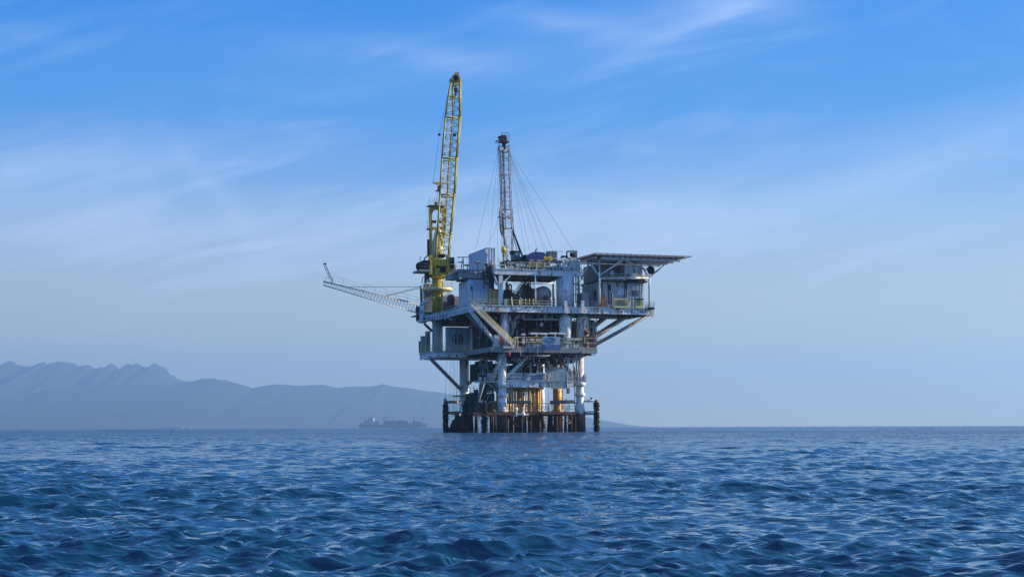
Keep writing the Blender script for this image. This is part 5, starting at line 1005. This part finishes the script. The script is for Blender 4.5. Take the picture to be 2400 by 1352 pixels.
# ------------------------------------------------------------------ tyre fenders
for x, v, y0, lab, sk in ((1045.5, 16, 944, 'stack of black tyres on the leftmost fender post', .8), (1092, 10, 946, 'dark tyre fender post in front of the back left leg', 1), (1136, .5, 942, 'dark tyre fender post left of the front left leg', 1.), (1398.5, 2, 944, 'stack of black tyres on the fender post at the far right', 1.)):
    t = thing('tyre_fender', lab, 'fender', P(x, 1003, v), 'tyre fenders around the platform'); k = mpx(v, x); b = MB(); u = U(x, v); zt = pt(x, 938, v)[2]
    b.lathe(Lc(u, v, -3), [(.45, 0), (.45, 3 + zt - .3), (.3, 3 + zt)], 14); b.build('post', G['rust'] if x > 1300 else G['dark'], t)
    z = -1.2; i = 0; ztop = pt(x, y0, v)[2]; random.seed(int(x))
    while z < ztop - .2:
        b = MB(); ro = (7.6 if x > 1300 or x < 1050 else 8.5) * k * random.uniform(.90, 1.06); o = (random.uniform(-.08, .08), random.uniform(-.08, .08)); tl = random.uniform(-.10, .10); h_ = .42
        b.lathe(Lc(u + o[0], v + o[1], z), [(ro * .55, .02), (ro * .85, 0), (ro, .1), (ro * 1.0, .3), (ro * .85, h_ - .02), (ro * .55, h_)], 18, axis=(tl, tl * .5, 1)); b.build('tyre', G['tyre'], t)
        z += h_ + .015 + (.25 if i == 11 and x > 1300 else 0); i += 1
b = MB()
for p, q_, v0, v1 in (((1050, 941), (1078, 941), 16, 24), ((1054, 966), (1078, 971), 16, 24)): b.tube(P(*p, v0), P(*q_, v1), .3, n=8)
b.pbox(1043, 933, 1048, 944, 15.6, .8); b.tube(P(1044, 935, 16), P(1044, 926, 16), .06, n=4); b.build('fender_arm', G['grey'], PL)
b = MB()
for p, q_, v0, v1 in (((1368, 940), (1392, 940), 3, 2), ((1372, 969), (1394, 968), 3, 2), ((1345, 941), (1310, 941), 3, 7), ((1100, 941), (1130, 940), 24, 2)): b.tube(P(*p, v0), P(*q_, v1), .28 if q_[1] < 960 else .42, n=8)
for x in (1378, 1328, 1340): b.lathe(P(x, 940, 2.8 if x > 1350 else 4.5), [(.42, -.12), (.42, .12)], 12, axis=(1, 0, 0))
b.build('fender_arm', G['white'], PL)
b = MB(); b.lathe(P(1386, 935.5, 2.4), [(.1, -.3), (.28, 0), (.1, .3)], 8); solo(b, 'navigation_light', G['black'], 'small dark lamp on the arm left of the far right fender', 'lamp')
# ------------------------------------------------------------------ small fittings along the deck edges
random.seed(77)
def fittings(name, x0, x1, y0, y1, v, n, m, label):
    b = MB()
    for i in range(n):
        x = random.uniform(x0, x1); y = random.uniform(y0, y1); k = random.random()
        if k < .45: w = random.uniform(.6, 3); b.pbox(x, y, x + w, y + random.uniform(1, 4), v - random.uniform(0, .25), random.uniform(.15, .5))
        elif k < .8: b.path([P(x, y1 + 1, v), P(x, y, v), P(x + random.uniform(-5, 5), y, v)], random.uniform(.03, .09), 5)
        else: b.tube(P(x, y, v - .1), P(x + random.uniform(4, 22), y + random.uniform(-.5, .5), v - .1), random.uniform(.03, .08), n=5)
    o = b.build(name, G[m], PL, label); o['kind'] = 'stuff'
fittings('pipe_fittings', 1120, 1300, 706, 716, .6, 60, 'dark', 'small dark pipe fittings on the main deck edge')
fittings('pipe_fittings', 1120, 1530, 718, 733, -.12, 46, 'rust', 'small rusty brackets on the main deck girder')
fittings('pipe_fittings', 1160, 1365, 735, 746, 1.4, 70, 'grey', 'small grey pipes hanging below the main deck')
fittings('pipe_fittings', 1362, 1530, 736, 744, 3, 46, 'brown', 'small brown pipes hanging below the right of the main deck')
fittings('pipe_fittings', 1165, 1360, 612, 634, 3.4, 90, 'railw', 'small pale fittings on the drill deck')
fittings('pipe_fittings', 1170, 1360, 604, 632, 4.4, 60, 'dark', 'small dark fittings on the drill deck')
fittings('pipe_fittings', 1215, 1395, 800, 826, .9, 80, 'rust', 'small rusty fittings on the cellar deck')
fittings('pipe_fittings', 1215, 1395, 824, 836, .8, 60, 'grey', 'small grey pipes under the cellar deck')
fittings('pipe_fittings', 1190, 1345, 870, 893, 1.8, 50, 'tank', 'small pale blue fittings on the lower deck')
fittings('pipe_fittings', 1120, 1345, 945, 968, 1.8, 80, 'rust', 'small rusty fittings on the boat landing')
fittings('pipe_fittings', 1120, 1370, 968, 985, 1.0, 60, 'pile', 'dark fittings under the boat landing')
fittings('pipe_fittings', 1378, 1402, 740, 812, 4, 60, 'grate', 'small grey fittings at the right end of the cellar deck')
fittings('pipe_fittings', 1352, 1366, 640, 716, 3, 40, 'dirty', 'small pale fittings beside the tall tank')
fittings('pipe_fittings', 1108, 1160, 612, 640, 5, 40, 'dirty', 'small pale fittings in front of the upper container')
for o in S.objects:
    if '_w' in o: del o['_w']
# ------------------------------------------------------------------ haze
def haze():
    b = MB(); b.wbox(-17500, -17500, -6, 17500, 17500, 680); o = b.build('haze', (m := bpy.data.materials.new('haze'))); o['kind'] = 'stuff'; o['label'] = 'pale blue sea haze'
    m.use_nodes = True; N = m.node_tree.nodes; N.clear(); out = N.new('ShaderNodeOutputMaterial'); v = N.new('ShaderNodeVolumePrincipled')
    v.inputs['Color'].default_value = (.38, .68, 1.0, 1); v.inputs['Density'].default_value = 1.08e-4; v.inputs['Anisotropy'].default_value = 0.3
    m.node_tree.links.new(v.outputs[0], out.inputs['Volume'])
haze()
